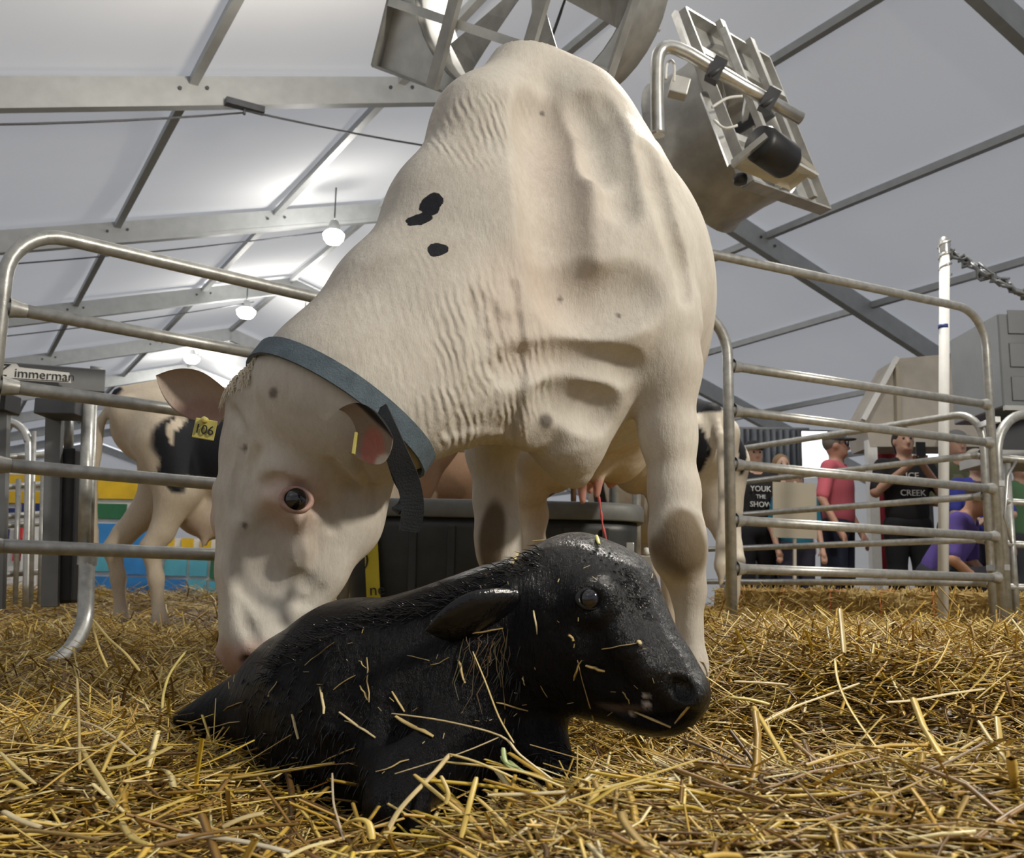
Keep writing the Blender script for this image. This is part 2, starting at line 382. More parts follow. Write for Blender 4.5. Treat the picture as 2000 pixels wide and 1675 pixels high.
# hanging lamps seen in the roof
LDESC = {0: 'large glaring lamp hanging below the roof left of the white cow\'s shoulder', 1: 'glaring lamp in the middle distance, left one of the pair under the roof',
         2: 'glaring lamp close to the white cow\'s neck, right one of the middle pair', 3: 'small distant lamp just above the white cow\'s upright ear', 4: 'small distant lamp right above the white cow\'s poll'}
for i, (x, y, Y, r) in enumerate(((652, 455, 14.8, .17), (481, 605, 20.0, .2), (595, 625, 21.0, .19), (375, 697, 27, .22), (470, 712, 29, .22))):
    c = P(x, y, Y); e = empty('ceiling_lamp', tuple(c), LDESC[i], 'lamp', 'hanging lamps under the tent roof')
    MB().lathe([(.02, .22), (.06, .2), (.09, .12), (r*.6, .06), (r*.7, .03)], c, n=16).build('lamp_shade', M['alu'], e)
    MB().lathe([(r*.68, .03), (r, -.02), (r*.92, -.10), (r*.6, -.17), (.005, -.20)], c, n=20).build('lens', M['lampglow'], e)
    top = c.copy(); k = (c-A1).dot(BX); top.z = RZ-SL*abs(k)
    MB().tube([c+Vector((0, 0, .2)), top], .012, 6).build('cable', M['steel_d'], e)
    d = bpy.data.lights.new('lamp_light', 'POINT'); d.energy = 110; d.shadow_soft_size = .15; d.color = (1, .97, .92)
    lo = bpy.data.objects.new('lamp_light', d); COL.objects.link(lo); lo.parent = e; lo.location = (0, 0, -.42)
# ------------------------------------------------------------------ straw bed
def hstraw(x, y):
    h = .048+.016*np.sin(x*3.1+1)*np.cos(y*2.3)+.010*np.sin(x*9+y*4)
    h = h+.150*sstep(.05, .75, x)*sstep(1.25, 2.0, y)*(1-.30*sstep(2.6, 4.2, y))
    h = h+.085*sstep(-.14, .10, x)*(1-sstep(1.02, 1.30, y))
    h = h-.035*np.exp(-(((x+.16)/.28)**2+((y-1.32)/.35)**2))
    h = h+.13*sstep(5.4, 7.0, y)*(1-sstep(.4, 1.2, x))+.035*sstep(2.6, 4.0, y)*(1-sstep(-.2, .5, x))
    h = h+.02*np.exp(-(((x+.62)/.25)**2+((y-1.6)/.4)**2))
    return h
def straw_stalks(n, xy, L, r, lift, nseg=3, seed=1, tilt=.13):
    g = np.random.default_rng(seed); n = len(xy)
    x, y = xy[:, 0], xy[:, 1]
    ln = g.uniform(L[0], L[1], n)*g.choice([.45, .8, 1, 1.3], n); rad = g.uniform(r[0], r[1], n)
    yaw = g.uniform(0, 2*np.pi, n); tl = g.normal(0, tilt, n); st = g.random(n) < .012; tl = np.where(st, g.uniform(.4, 1.1, n), tl); ln = np.where(st, ln*.6, ln)
    d = np.stack([np.cos(yaw)*np.cos(tl), np.sin(yaw)*np.cos(tl), np.sin(tl)], 1)
    z = hstraw(x, y)+np.abs(g.normal(0, lift, n))+np.abs(np.sin(tl))*ln*.36
    c = np.stack([x, y, z], 1); side = np.stack([-np.sin(yaw), np.cos(yaw), np.zeros(n)], 1); up = np.cross(d, side); up *= np.sign(up[:, 2:3]+1e-9)
    bend = g.normal(0, .025, n)*ln; bs = g.normal(0, .028, n)*ln; V = []
    fl = g.choice([.9, .5, .22], n)
    kink = np.where(g.random(n) < .18, g.uniform(-.3, .3, n)*ln, 0)
    ts = np.linspace(-.5, .5, nseg+1)
    for t in ts:
        p = c+d*(ln*t)[:, None]+up*((bend*(1-4*t*t))+kink*max(0, t))[:, None]+side*(bs*(1-4*t*t))[:, None]
        for (a, b2) in ((1, 0), (0, .55), (-1, 0), (0, -.55)):
            V.append(p+side*(rad*a)[:, None]+up*(rad*b2*fl)[:, None])
    V = np.stack(V, 1); m = 4*(nseg+1); Fq = []
    for i in range(nseg):
        for k in range(4): Fq.append((i*4+k, i*4+(k+1) % 4, i*4+4+(k+1) % 4, i*4+4+k))
    Fq = np.array(Fq); Q = (np.arange(n)*m)[:, None, None]+Fq[None]
    pal = np.array([(.68, .45, .085), (.80, .60, .17), (.52, .32, .055), (.90, .77, .40), (.28, .155, .035), (.66, .47, .055), (.15, .08, .02), (.54, .37, .11)])
    cc = pal[g.choice(len(pal), n, p=[.18, .17, .16, .09, .15, .10, .08, .07])]*g.uniform(.7, 1.15, (n, 1))
    return V.reshape(-1, 3), Q.reshape(-1, 4), np.repeat(cc, m, 0)
def frustum_pts(n, y0, y1, seed, mg=.12):
    g = np.random.default_rng(seed); y = np.sqrt(g.uniform(y0*y0, y1*y1, n)); hw = .53*y+mg; return np.stack([g.uniform(-hw, hw), y], 1)
def straw_mat():
    m, t, b = newmat('straw'); at = N(t, 'ShaderNodeAttribute', attribute_name='Col'); co = objco(t)
    mx = N(t, 'ShaderNodeMixRGB', blend_type='MULTIPLY', i_Fac=.6); t.links.new(at.outputs['Color'], mx.inputs[1])
    t.links.new(ramp(t, noise(t, co, 40, 3), [(.3, (.7, .66, .6)), (.7, (1.05, 1.03, 1))]), mx.inputs[2]); t.links.new(mx.outputs[0], b.inputs['Base Color'])
    b.inputs['Roughness'].default_value = .42; b.inputs['Specular IOR Level'].default_value = .45; return m
M['straw'] = straw_mat()
def raw_mesh(name, V, Q, C, mat, parent=None):
    me = bpy.data.meshes.new(name); me.vertices.add(len(V)); me.vertices.foreach_set('co', np.asarray(V, np.float32).ravel())
    me.loops.add(Q.size); me.loops.foreach_set('vertex_index', Q.ravel().astype(np.int32)); me.polygons.add(len(Q))
    me.polygons.foreach_set('loop_start', np.arange(0, Q.size, 4, dtype=np.int32)); me.polygons.foreach_set('loop_total', np.full(len(Q), 4, np.int32)); me.update(calc_edges=True)
    a = me.color_attributes.new('Col', 'FLOAT_COLOR', 'POINT'); a.data.foreach_set('color', np.c_[C, np.ones(len(V))].astype(np.float32).ravel())
    me.materials.append(mat); o = bpy.data.objects.new(name, me); COL.objects.link(o); o.parent = parent; return o
# base drift
gx = np.linspace(-4.6, 4.6, 150); gy = np.linspace(.3, 8.2, 170); XX, YY = np.meshgrid(gx, gy, indexing='ij'); ZZ = hstraw(XX, YY)-.012
V0 = np.stack([XX, YY, ZZ], -1).reshape(-1, 3); ii, jj = np.meshgrid(np.arange(149), np.arange(169), indexing='ij'); q0 = (ii*170+jj).ravel()
Q0 = np.stack([q0, q0+170, q0+171, q0+1], 1); C0 = np.tile(np.array([.14, .085, .028]), (len(V0), 1))*(1+.3*smooth_noise(V0, 14, 3))[:, None].clip(.4, 1.5)
parts = [(V0, Q0, C0)]
for (n, y0, y1, L, r, lift, ns, sd, tl) in ((23000, .62, 1.45, (.04, .18), (.0007, .0020), .011, 2, 1, .15), (3200, .6, 1.4, (.08, .28), (.0020, .0042), .016, 4, 5, .14), (21000, 1.35, 2.5, (.06, .22), (.0012, .0032), .013, 3, 2, .22), (22000, 2.4, 4.6, (.08, .26), (.0016, .0036), .014, 2, 3, .20), (13000, 4.5, 8.0, (.12, .34), (.0025, .005), .015, 2, 4, .16)):
    parts.append(straw_stalks(n, frustum_pts(n, y0, y1, sd), L, r, lift, ns, sd, tl))
g_ = np.random.default_rng(8); ex_ = np.stack([g_.uniform(-4.4, 4.4, 16000), g_.uniform(.9, 7.6, 16000)], 1); ex_ = ex_[np.abs(ex_[:, 0]) > .53*ex_[:, 1]+.1]
parts.append(straw_stalks(len(ex_), ex_, (.12, .34), (.003, .006), .015, 1, 9, .14))
off = 0; Vs = []; Qs = []; Cs = []
for v, q, c in parts: Vs.append(v); Qs.append(q+off); Cs.append(c); off += len(v)
tag(raw_mesh('straw_bedding', np.concatenate(Vs), np.concatenate(Qs), np.concatenate(Cs), M['straw']), 'thick golden straw bedding strewn over the whole pen floor', 'straw', kind='stuff')
# ------------------------------------------------------------------ the white cow
def PC(pts): return [(P(x, y, Y), Rp(r, Y)) for (x, y, Y, r) in pts]
BLK = (.012, .013, .018)
def leaf(name, base, tip, nrm, wid, cup, mat, parent, prof=None, thick=.006, droop=0.0, n=18, m=10, curl=0.0, colfn=None):
    """a cupped ear: base > tip with the hollow side towards nrm"""
    base = Vector(base); tip = Vector(tip); d = tip-base; L = d.length; dn = d.normalized(); nv = Vector(nrm); nv = (nv-dn*nv.dot(dn)).normalized(); sd = dn.cross(nv)
    V = []; Fc = []; mi = []
    prof = prof or (lambda t: (math.sin(math.pi*min(1, t*.80+.13))**.75))
    for side in (0, 1):
        for i in range(n+1):
            t = i/n; w = wid*prof(t)*(1 if t < 1 else .02)
            for j in range(m+1):
                s = -1+2*j/m; a = s*(1.15+curl*(1-t))
                p = base+d*t+sd*(w*math.sin(a)/math.sin(1.15)) - nv*(cup*w*(math.cos(a)-math.cos(1.15))) + nv*(-droop*L*t*t)
                V.append(p-nv*(thick if side else 0)*(1-abs(s)**4*.9)*(1-t**6*.8))
    k = (n+1)*(m+1)
    for i in range(n):
        for j in range(m):
            a = i*(m+1)+j; Fc.append((a, a+1, a+m+2, a+m+1)); mi.append(0); Fc.append((k+a, k+a+m+1, k+a+m+2, k+a+1)); mi.append(1)
    for i in range(n):
        for j in (0, m): a = i*(m+1)+j; Fc.append((a, a+m+1, k+a+m+1, k+a)); mi.append(1)
    o = link_mesh(name, V, Fc, mat, parent, True); o.data.polygons.foreach_set('material_index', mi)
    if colfn is not None:
        A = np.array([tuple(v) for v in V]); c = colfn(A, np.arange(len(A)) >= k); a = o.data.color_attributes.new('Col', 'FLOAT_COLOR', 'POINT'); a.data.foreach_set('color', np.c_[c, np.ones(len(A))].astype(np.float32).ravel())
    return o
def eyeball(c, r, look, parent, lidmat, lid=1.0):
    c = Vector(c); R = Vector(look).normalized().to_track_quat('Z', 'Y').to_matrix(); b = MB()
    b.lathe([(r*math.sin(a), r*math.cos(a)) for a in [math.pi*i/14 for i in range(15)]], c, R, 24)
    e = b.build('eye', M['eye'], parent)
    V = []; Fc = []; n, m = 28, 8
    for i in range(n):
        a = 2*math.pi*i/n
        for k in range(m):
            q = 2*math.pi*k/m; rr = r*(1.02+.24*lid*math.cos(q)); V.append(c+R @ Vector((rr*1.08*math.cos(a), rr*.80*math.sin(a), r*(.34+.26*lid*math.sin(q)))))
    for i in range(n):
        for k in range(m): Fc.append((i*m+k, ((i+1) % n)*m+k, ((i+1) % n)*m+(k+1) % m, i*m+(k+1) % m))
    link_mesh('eyelid', V, Fc, lidmat, e, True); return e
m_, t_, b_ = newmat('wet_eye'); b_.inputs['Base Color'].default_value = (.008, .007, .012, 1); b_.inputs['Roughness'].default_value = .06; b_.inputs['Coat Weight'].default_value = 1; M['eye'] = m_
M['lid_pink'] = simple('pink_eyelid', (.48, .30, .25), .45, 0, .15, 60, .2, 300)
M['lid_black'] = simple('black_eyelid', (.008, .008, .01), .3, 0, .15, 60, .3, 200)
M['ear_pink'] = simple('pink_ear_inside', (.44, .25, .20), .6, 0, .25, 30, .2, 200)
M['ear_pink_d'] = simple('deep_pink_ear_inside', (.46, .20, .17), .55, 0, .25, 30, .2, 200)
M['collar'] = simple('blue_grey_webbing', (.095, .13, .16), .75, 0, .2, 40, .4, 300)
M['strap'] = simple('dark_strap', (.016, .019, .023), .6, 0, .25, 30, .3, 300)
def build_cow():
    root = empty('cow', (P(1147, 1300, 2.1).x, 2.3, 0), 'white dairy cow with two black neck spots bending down to lick the newborn black calf', 'cow')
    s = SDF((-.75, 1.45, .0), (.86, 3.95, 1.60), .006)
    # trunk
    s.ell((.15, 2.36, 1.06), (.345, .44, .405), k=.10)
    s.ell((.205, 2.78, 1.08), (.36, .56, .36), k=.12)
    s.ell((.27, 3.30, 1.10), (.29, .40, .32), k=.10)
    s.ell((.30, 3.62, 1.12), (.23, .16, .24), k=.08)
    s.chain([((.06, 2.2, 1.40), .07), ((.20, 2.7, 1.38), .06), ((.28, 3.3, 1.38), .07), ((.31, 3.7, 1.34), .06)], .10)
    for sx in (-1, 1):
        s.ell((.275+.24*sx, 3.25, 1.30), (.07, .09, .07), k=.08); s.ell((.30+.14*sx, 3.42, .95), (.13, .24, .28), k=.09)
    # neck
    s.chain(PC([(1012, 150, 2.17, 66), (945, 250, 2.06, 88), (858, 410, 1.97, 86), (748, 585, 1.87, 86), (645, 730, 1.80, 82)]), .10)
    s.chain(PC([(1075, 690, 2.03, 150), (910, 725, 1.92, 128), (800, 775, 1.83, 102), (720, 830, 1.79, 84)]), .10)
    s.chain(PC([(1030, 420, 2.06, 140), (965, 520, 1.99, 140), (835, 650, 1.88, 118), (700, 760, 1.80, 100)]), .12)
    # withers, scapula, shoulder
    s.chain(PC([(1050, 155, 2.2, 72), (1130, 215, 2.22, 76), (1195, 300, 2.22, 78)]), .08)
    s.chain(PC([(1150, 250, 2.16, 80), (1190, 360, 2.10, 86), (1228, 490, 2.05, 88), (1262, 620, 2.03, 82), (1298, 720, 2.03, 66)]), .08)
    s.chain(PC([(1110, 420, 2.05, 95), (1150, 560, 1.99, 80), (1190, 630, 1.95, 55)]), .09)
    s.ell(P(1214, 628, 1.945), (Rp(48, 1.94), .05, Rp(50, 1.94)), k=.035)
    s.chain(PC([(1268, 300, 2.12, 14), (1297, 420, 2.08, 16), (1330, 540, 2.07, 16), (1346, 640, 2.05, 16)]), .04)
    # chest, dewlap, brisket
    s.ell(P(1110, 740, 2.05), (Rp(125, 2.05), .13, Rp(150, 2.05)), k=.08)
    s.chain(PC([(1105, 800, 2.01, 92), (1112, 870, 2.02, 62), (1122, 925, 2.04, 26)]), .05)
    s.chain(PC([(1010, 760, 1.92, 46), (1022, 815, 1.93, 42), (1030, 852, 1.95, 24)]), .04)
    s.chain(PC([(940, 760, 1.88, 70), (985, 815, 1.93, 30)]), .05)
    # crease between dewlap and chest, hollow behind the shoulder point
    s.cap(P(1062, 770, 1.87), P(1052, 872, 1.90), .012, .016, .03, sub=True)
    s.cap(P(1120, 712, 1.86), P(1245, 716, 1.88), .010, .016, .035, sub=True)
    # skin folds and muscle edges
    s.groove([(1268, 285), (1284, 340), (1296, 390), (1322, 470), (1340, 526), (1348, 575)], .022, .012, .02)
    s.groove([(1066, 210), (1078, 290), (1092, 380), (1098, 470)], .05, .012, .05)
    s.groove([(1110, 540), (1165, 582), (1260, 560)], .05, .008, .05)
    s.groove([(1172, 190), (1196, 245), (1214, 330), (1222, 400)], .03, .0035, .03); s.groove([(1130, 190), (1158, 250), (1178, 330)], .03, .0035, .03)
    s.groove([(1000, 722), (1060, 704), (1120, 700), (1190, 710), (1240, 724)], .026, .008, .025)
    s.groove([(1100, 780), (1150, 800), (1190, 806)], .03, .012, .04)
    gg = np.random.default_rng(3)
    for i in range(11):
        x = 915+10*i+gg.normal(0, 3); y0 = 590+gg.uniform(-50, 60); s.groove([(x-2, y0), (x+6, y0+60), (x+3, 730), (x-20+2*i, 795+gg.uniform(-10, 10)), (x-50+3*i, 850+gg.uniform(-15, 5))], .006, .0035+.002*gg.random(), .010)
    # forelegs
    s.chain(PC([(1300, 720, 2.03, 66), (1305, 850, 2.03, 51), (1317, 960, 2.03, 45), (1322, 1040, 2.01, 48), (1328, 1090, 2.01, 44), (1344, 1150, 2.03, 28), (1350, 1300, 2.04, 26), (1352, 1385, 2.04, 34), (1353, 1430, 2.02, 40), (1353, 1458, 1.99, 48)]), .035)
    s.ell(P(1322, 1062, 1.985), (Rp(45, 2), .04, Rp(55, 2)), k=.03)
    s.chain(PC([(985, 780, 2.15, 80), (960, 880, 2.20, 46), (968, 980, 2.20, 38), (973, 1045, 2.18, 40), (976, 1085, 2.18, 36), (984, 1150, 2.20, 25), (988, 1350, 2.20, 24), (990, 1400, 2.18, 33), (992, 1433, 2.15, 44)]), .035)
    # hind legs
    s.chain(PC([(1060, 760, 3.25, 60), (1040, 880, 3.32, 35), (1036, 950, 3.42, 29), (1036, 1005, 3.50, 31), (1038, 1070, 3.46, 25), (1040, 1230, 3.40, 20), (1041, 1300, 3.38, 26), (1041, 1332, 3.34, 32)]), .04)
    s.chain(PC([(1285, 760, 3.2, 62), (1291, 880, 3.30, 37), (1299, 960, 3.40, 31), (1300, 1015, 3.46, 32), (1311, 1080, 3.42, 26), (1318, 1220, 3.38, 20), (1320, 1300, 3.36, 26), (1321, 1338, 3.32, 32)]), .04)
    # udder and teats
    s.ell(P(1205, 872, 3.08), (.095, .14, .118), k=.05); s.ell(P(1152, 880, 2.98), (.075, .12, .10), k=.04); s.ell(P(1180, 850, 3.05), (.16, .2, .10), k=.07)
    for (x0, y0, x1, y1, Y) in ((1136, 940, 1138, 978, 2.93), (1168, 938, 1166, 966, 2.95), (1150, 945, 1152, 958, 3.02), (1196, 925, 1192, 948, 3.1)):
        s.cap(P(x0, y0, Y), P(x1, y1, Y), .017, .010, .02)
    # ---- head
    O = P(446, 742, 1.80); dn = Vector((.082, -.07, -.997)).normalized(); n0 = Vector((-.72, -.69, 0)); n0 = (n0-dn*n0.dot(dn)).normalized(); l0 = n0.cross(dn)
    if l0.x < 0: l0 = -l0
    HR = np.array(Matrix((dn, n0, l0)).transposed())
    def H(u, v, w): return O+dn*u+n0*v+l0*w
    K = .025
    s.ell(H(.15, -.110, 0), (.175, .110, .122), HR, .03)
    s.ell(H(.018, -.085, 0), (.045, .070, .088), HR, .04)
    s.ell(H(.26, -.07, 0), (.13, .075, .092), HR, .03)
    s.chain([(H(.22, -.075, 0), .078), (H(.34, -.068, 0), .066), (H(.45, -.066, 0), .058), (H(.50, -.066, 0), .056)], .03)
    s.chain([(H(.24, -.045, 0), .046), (H(.36, -.032, 0), .040), (H(.47, -.028, 0), .034)], .03)
    for q in (-1, 1):
        s.ell(H(.245, -.066, .104*q), (.052, .044, .034), HR, .03); s.cap(H(.19, -.045, .095*q), H(.205, -.09, .112*q), .022, .018, .03)
        s.chain([(H(.18, -.265, .050*q), .058), (H(.27, -.225, .048*q), .058), (H(.36, -.165, .040*q), .048), (H(.47, -.115, .026*q), .036)], .04)
        s.ell(H(.20, -.19, .066*q), (.13, .105, .045), HR, .04)
        s.chain([(H(.265, -.105, .088*q), .020), (H(.33, -.095, .074*q), .020), (H(.38, -.09, .064*q), .016)], .025)
        s.ell(H(.505, -.052, .040*q), (.040, .050, .040), HR, .025)
        s.chain([(H(.03, -.14, .075*q), .045), (H(.05, -.145, .118*q), .034)], .03)
    s.ell(H(.515, -.105, 0), (.030, .045, .052), HR, .02)
    s.ell(H(.10, -.21, .0), (.12, .09, .075), HR, .06)
    s.cap(H(.10, -.17, .02), P(660, 780, 1.82), .11, .15, .10)
    for q in (-1, 1):
        s.ell(H(.245, -.066, .136*q), (.024, .026, .020), HR, .012, sub=True)
        s.cap(H(.520, -.018, .047*q), H(.540, -.048, .062*q), .012, .008, .012, sub=True)
        s.cap(H(.505, -.105, .066*q), H(.455, -.115, .070*q), .004, .004, .012, sub=True)
    cream = np.array([.645, .605, .54])
    eyeL = H(.245, -.066, .119); eyeR = H(.245, -.066, -.119)
    s.groove([(520, 1105), (560, 1135), (600, 1140)], .012, .006, .02); s.groove([(515, 1040), (500, 1090), (520, 1150)], .03, .008, .04); s.groove([(640, 905), (672, 935), (690, 965)], .008, .005, .014); s.groove([(512, 945), (545, 938), (590, 955)], .008, .004, .012)
    for q in ([(500, 880), (478, 940), (482, 1015)], [(470, 900), (455, 950), (458, 1010)], [(612, 985), (640, 1000), (655, 1035)], [(700, 905), (722, 945), (732, 990)], [(450, 800), (470, 840), (468, 890)], [(560, 1160), (600, 1175), (630, 1150)], [(470, 1180), (480, 1220), (500, 1250)]): s.groove(q, .009, .0032, .010)
    kneeL = P(1325, 1065, 1.97); kneeR = P(962, 1055, 2.15)
    def col(V):
        c = np.tile(cream, (len(V), 1)); n1 = smooth_noise(V, 7, 1); n2 = smooth_noise(V, 22, 2); n3 = smooth_noise(V, 75, 6)
        c = c*(1+.035*n1+.03*n2)[:, None]
        c = lerp(c, (.68, .53, .34), .55*sstep(.95, .62, V[:, 2])*sstep(2.3, 2.7, V[:, 1]))
        c = lerp(c, (.62, .50, .42), .28*near(V, P(1085, 470, 1.95), (.10, .2, .28)))
        c = lerp(c, (.58, .44, .36), .30*near(V, P(1000, 620, 1.9), (.09, .2, .14)))
        c = lerp(c, (.56, .46, .40), .30*near(V, P(1060, 300, 2.05), (.08, .2, .16)))
        w = V+np.stack([n2, n1, n2], 1)*.006
        c = lerp(c, (.16, .115, .06), .9*near(w+np.stack([n2+n3, n2, n1+n3], 1)*.005, kneeL, (.050, .085, .074), .22)); c = lerp(c, (.13, .09, .05), .9*near(w, kneeR, (.030, .08, .085), .2))
        for (x, y, Y, r) in ((1360, 515, 2.35, .03), (1372, 520, 2.38, .02), (1362, 600, 2.4, .026), (1355, 625, 2.42, .018)): c = lerp(c, (.30, .24, .16), .8*near(w+np.stack([n1, n2, n1], 1)*.006, P(x, y, Y), (r*.8, .16, r*1.2), .3))
        c = lerp(c, (.44, .27, .23), .85*sstep(.462, .502, (V-np.array(O)) @ np.array(dn)+.006*n2)*sstep(.30, .2, (V-np.array(H(.5, -.06, 0)))[:, 2]**2+0*V[:, 0])*(np.abs(V[:, 0]-O.x) < .25)*(V[:, 1] < 1.95)*(V[:, 2] < .40))
        c = lerp(c, (.60, .40, .33), .6*near(V, eyeL, (.06, .06, .055), .5)); c = lerp(c, (.6, .4, .33), .6*near(V, eyeR, (.06, .06, .055), .5))
        c = lerp(c, (.50, .40, .33), .35*near(V, H(.30, -.09, .08), (.06, .06, .06), .6))
        c = lerp(c, (.04, .02, .02), near(V, H(.53, -.035, .056), (.014, .014, .014), .4))
        c = lerp(c, (.03, .02, .02), near(V, H(.48, -.11, .066), (.03, .01, .006), .4))
        for tx, ty, Y in ((1138, 968, 2.93), (1166, 956, 2.95), (1152, 955, 3.02), (1192, 945, 3.1)): c = lerp(c, (.55, .24, .20), .85*near(V, P(tx, ty, Y), (.03, .03, .045), .4))
        c = lerp(c, (.10, .09, .08), sstep(.05, .035, V[:, 2]))
        for tx, ty, Y, r in ((543, 775, 1.72, .010), (465, 868, 1.72, .007), (455, 1020, 1.68, .006), (1094, 585, 1.9, .006), (1210, 612, 1.9, .006), (1058, 232, 2.1, .006), (1067, 820, 1.9, .014)): c = lerp(c, (.10, .08, .07), .8*near(V, P(tx, ty, Y), (r, .16, r), .4))
        return np.clip(c, 0, 1)
    na = np.array((.88, .1, .30)); 
    def wph(V): return (V @ na)/.0155*2*np.pi
    def wm(V):
        a = near(V, P(960, 730, 1.85), (.10, .25, .17), .5)+.9*near(V, P(900, 810, 1.85), (.10, .25, .09), .6)+.75*near(V, P(915, 290, 2.0), (.09, .25, .12), .5)+.6*near(V, P(1000, 250, 2.0), (.05, .2, .10), .6)
        return np.clip(a*.9+.15*near(V, P(850, 620, 1.85), (.2, .3, .2), .6), 0, 1)
    og = np.array(worg(root)); lc = lambda p: tuple(np.array(p)-og)
    def surf(x, y):
        d = (P(x, y, 1.0)-Vector((0, 0, HC))); h = s.hit(Vector((0, 0, HC)), d.normalized(), 3.2); return Vector(h) if h is not None else P(x, y, 1.9)
    sp = []
    for (x, y, rx, rz, rot) in ((842, 400, 24, 29, .5), (818, 430, 28, 17, -.35), (854, 487, 20, 20, .2)):
        p = surf(x, y); sp.append((lc(p), (Rp(rx, p.y), .09, Rp(rz, p.y)), (0, rot, 0), BLK))
    body = body_mesh('body', s, coat_mat('white_cow_coat', .62, sp, .25, True, dirt=.42), root, col, {'wphase': wph, 'wmask': wm})
    # eyes, ears, tag, collar
    for q, e in ((1, eyeL), (-1, eyeR)): eyeball(Vector(e)+l0*q*.001, .0250, l0*q+n0*.25, root, M['lid_pink'], 1.0)
    em_ = coat_mat('ear_coat', .65, (), .3, dirt=.3)
    ep = lambda t: (.70+.30*math.sin(math.pi*min(t/.5, 1)/2))*max(0, 1-max(0, (t-.42)/.58)**2.3)
    eb = surf(425, 800)
    def ec1(V, back):
        c = np.tile(np.array([.50, .41, .35]), (len(V), 1)); c = lerp(c, (.42, .26, .22), .8*near(V, P(385, 805, eb.y), (.05, .3, .035), .5)); c[back] = (.66, .58, .50); return c
    leaf('ear', eb+Vector((.012, .01, 0)), P(304, 733, eb.y-.02), (.30, -.80, -.50), .050, .75, [em_, em_], root, prof=ep, colfn=ec1, n=28, m=16)
    eb = surf(650, 838)
    def ec2(V, back):
        n = smooth_noise(V, 60, 8)*.004; c = np.tile(np.array([.33, .27, .23]), (len(V), 1))
        c = lerp(c, (.50, .20, .17), near(V, P(722, 872, eb.y-.05), (.024, .3, .036), .25)); c = lerp(c, (.72, .66, .58), near(V, P(745, 900, eb.y-.05), (.016, .3, .014), .3))
        bk = sstep(-.002, .003, (V-np.array(P(728, 826, eb.y-.05))) @ np.array((.66, 0, .75))+n); c = lerp(c, (.012, .013, .016), bk); return c
    leaf('ear', eb+Vector((.0, .022, 0)), P(774, 850, eb.y-.085), (.42, -.85, -.32), .056, .45, [em_, em_], root, droop=-.05, prof=lambda t: (.50+.50*math.sin(math.pi*min(t/.55, 1)/2))*max(0, 1-max(0, (t-.5)/.5)**2.6), colfn=ec2, n=34, m=20)
    tg = MB(); R = Matrix.Rotation(.15, 3, 'Y'); c = P(400, 838, 1.715); tg.box(c, (.040, .003, .036), R); tg.lathe([(.006, -.006), (.006, .006), (.0005, .007)], c+Vector((0, -.004, .016)), Matrix.Rotation(math.pi/2, 3, 'X'), 10)
    to = tg.build('ear_tag', M['tag'], root, bevel=.002); text('tag_number', '106', c+Vector((0, -.004, -.002)), .024, M['ink'], to, R @ Matrix.Rotation(math.pi/2, 3, 'X'))
    tg = MB(); tg.box(P(694, 866, 1.60), (.004, .02, .036), Matrix.Rotation(.1, 3, 'Y')); tg.build('ear_tag', M['tag'], root)
    # collar round the neck just behind the ears
    cen = P(655, 800, 1.825); ax = Vector((.50, .22, .84)).normalized(); e1 = Vector((-.75, -.2, .65)); e1 = (e1-ax*e1.dot(ax)).normalized(); e2 = ax.cross(e1); pts = []
    for i in range(48):
        a = 2*math.pi*i/48; d = e1*math.cos(a)+e2*math.sin(a); pts.append((d, s.ray_out(cen, d)))
    rs = np.array([r for _, r in pts]); 
    for _ in range(3): rs = np.maximum(rs, (np.roll(rs, 1)+rs+np.roll(rs, -1))/3)
    V = []; Fc = []
    for i in range(48):
        d = pts[i][0]; r = rs[i]
        for (h, o) in ((-.019, .003), (.019, .003), (.019, .009), (-.019, .009)): V.append(cen+d*(r+o)+ax*h)
    for i in range(48):
        j = (i+1) % 48
        for k in range(4): Fc.append((i*4+k, j*4+k, j*4+(k+1) % 4, i*4+(k+1) % 4))
    co_ = link_mesh('collar', V, Fc, M['collar'], root)
    def ribbon(name, cl, wd, th, mat, par):
        cl = spline([P(*c) for c in cl], 7); V = []; Fc = []; n = len(cl)
        for i, p in enumerate(cl):
            d = (cl[min(i+1, n-1)]-cl[max(i-1, 0)]).normalized(); t = i/(n-1); w = wd(t); tw = Vector((.93, -.30+.5*t, .2)); sd = (tw-d*tw.dot(d)).normalized(); nn = sd.cross(d)
            for (a, b2) in ((-1, -1), (1, -1), (1, 1), (-1, 1)): V.append(p+sd*w*a+nn*th*b2)
        for i in range(n-1):
            for k in range(4): Fc.append((i*4+k, i*4+(k+1) % 4, i*4+4+(k+1) % 4, i*4+4+k))
        Fc += [(3, 2, 1, 0), tuple((n-1)*4+k for k in range(4))]
        return link_mesh(name, V, Fc, mat, par)
    ribbon('strap_end', [(738, 800, 1.66), (755, 840, 1.645), (776, 890, 1.64), (797, 940, 1.65), (806, 990, 1.66), (800, 1037, 1.67)], lambda t: .018+.002*math.sin(t*3), .003, M['strap'], co_)
    ribbon('strap_end', [(770, 880, 1.67), (784, 930, 1.68), (796, 960, 1.69), (790, 985, 1.69), (772, 998, 1.68)], lambda t: .018-.009*t, .003, M['strap'], co_)
    # poll tuft
    g = np.random.default_rng(5); b = MB()
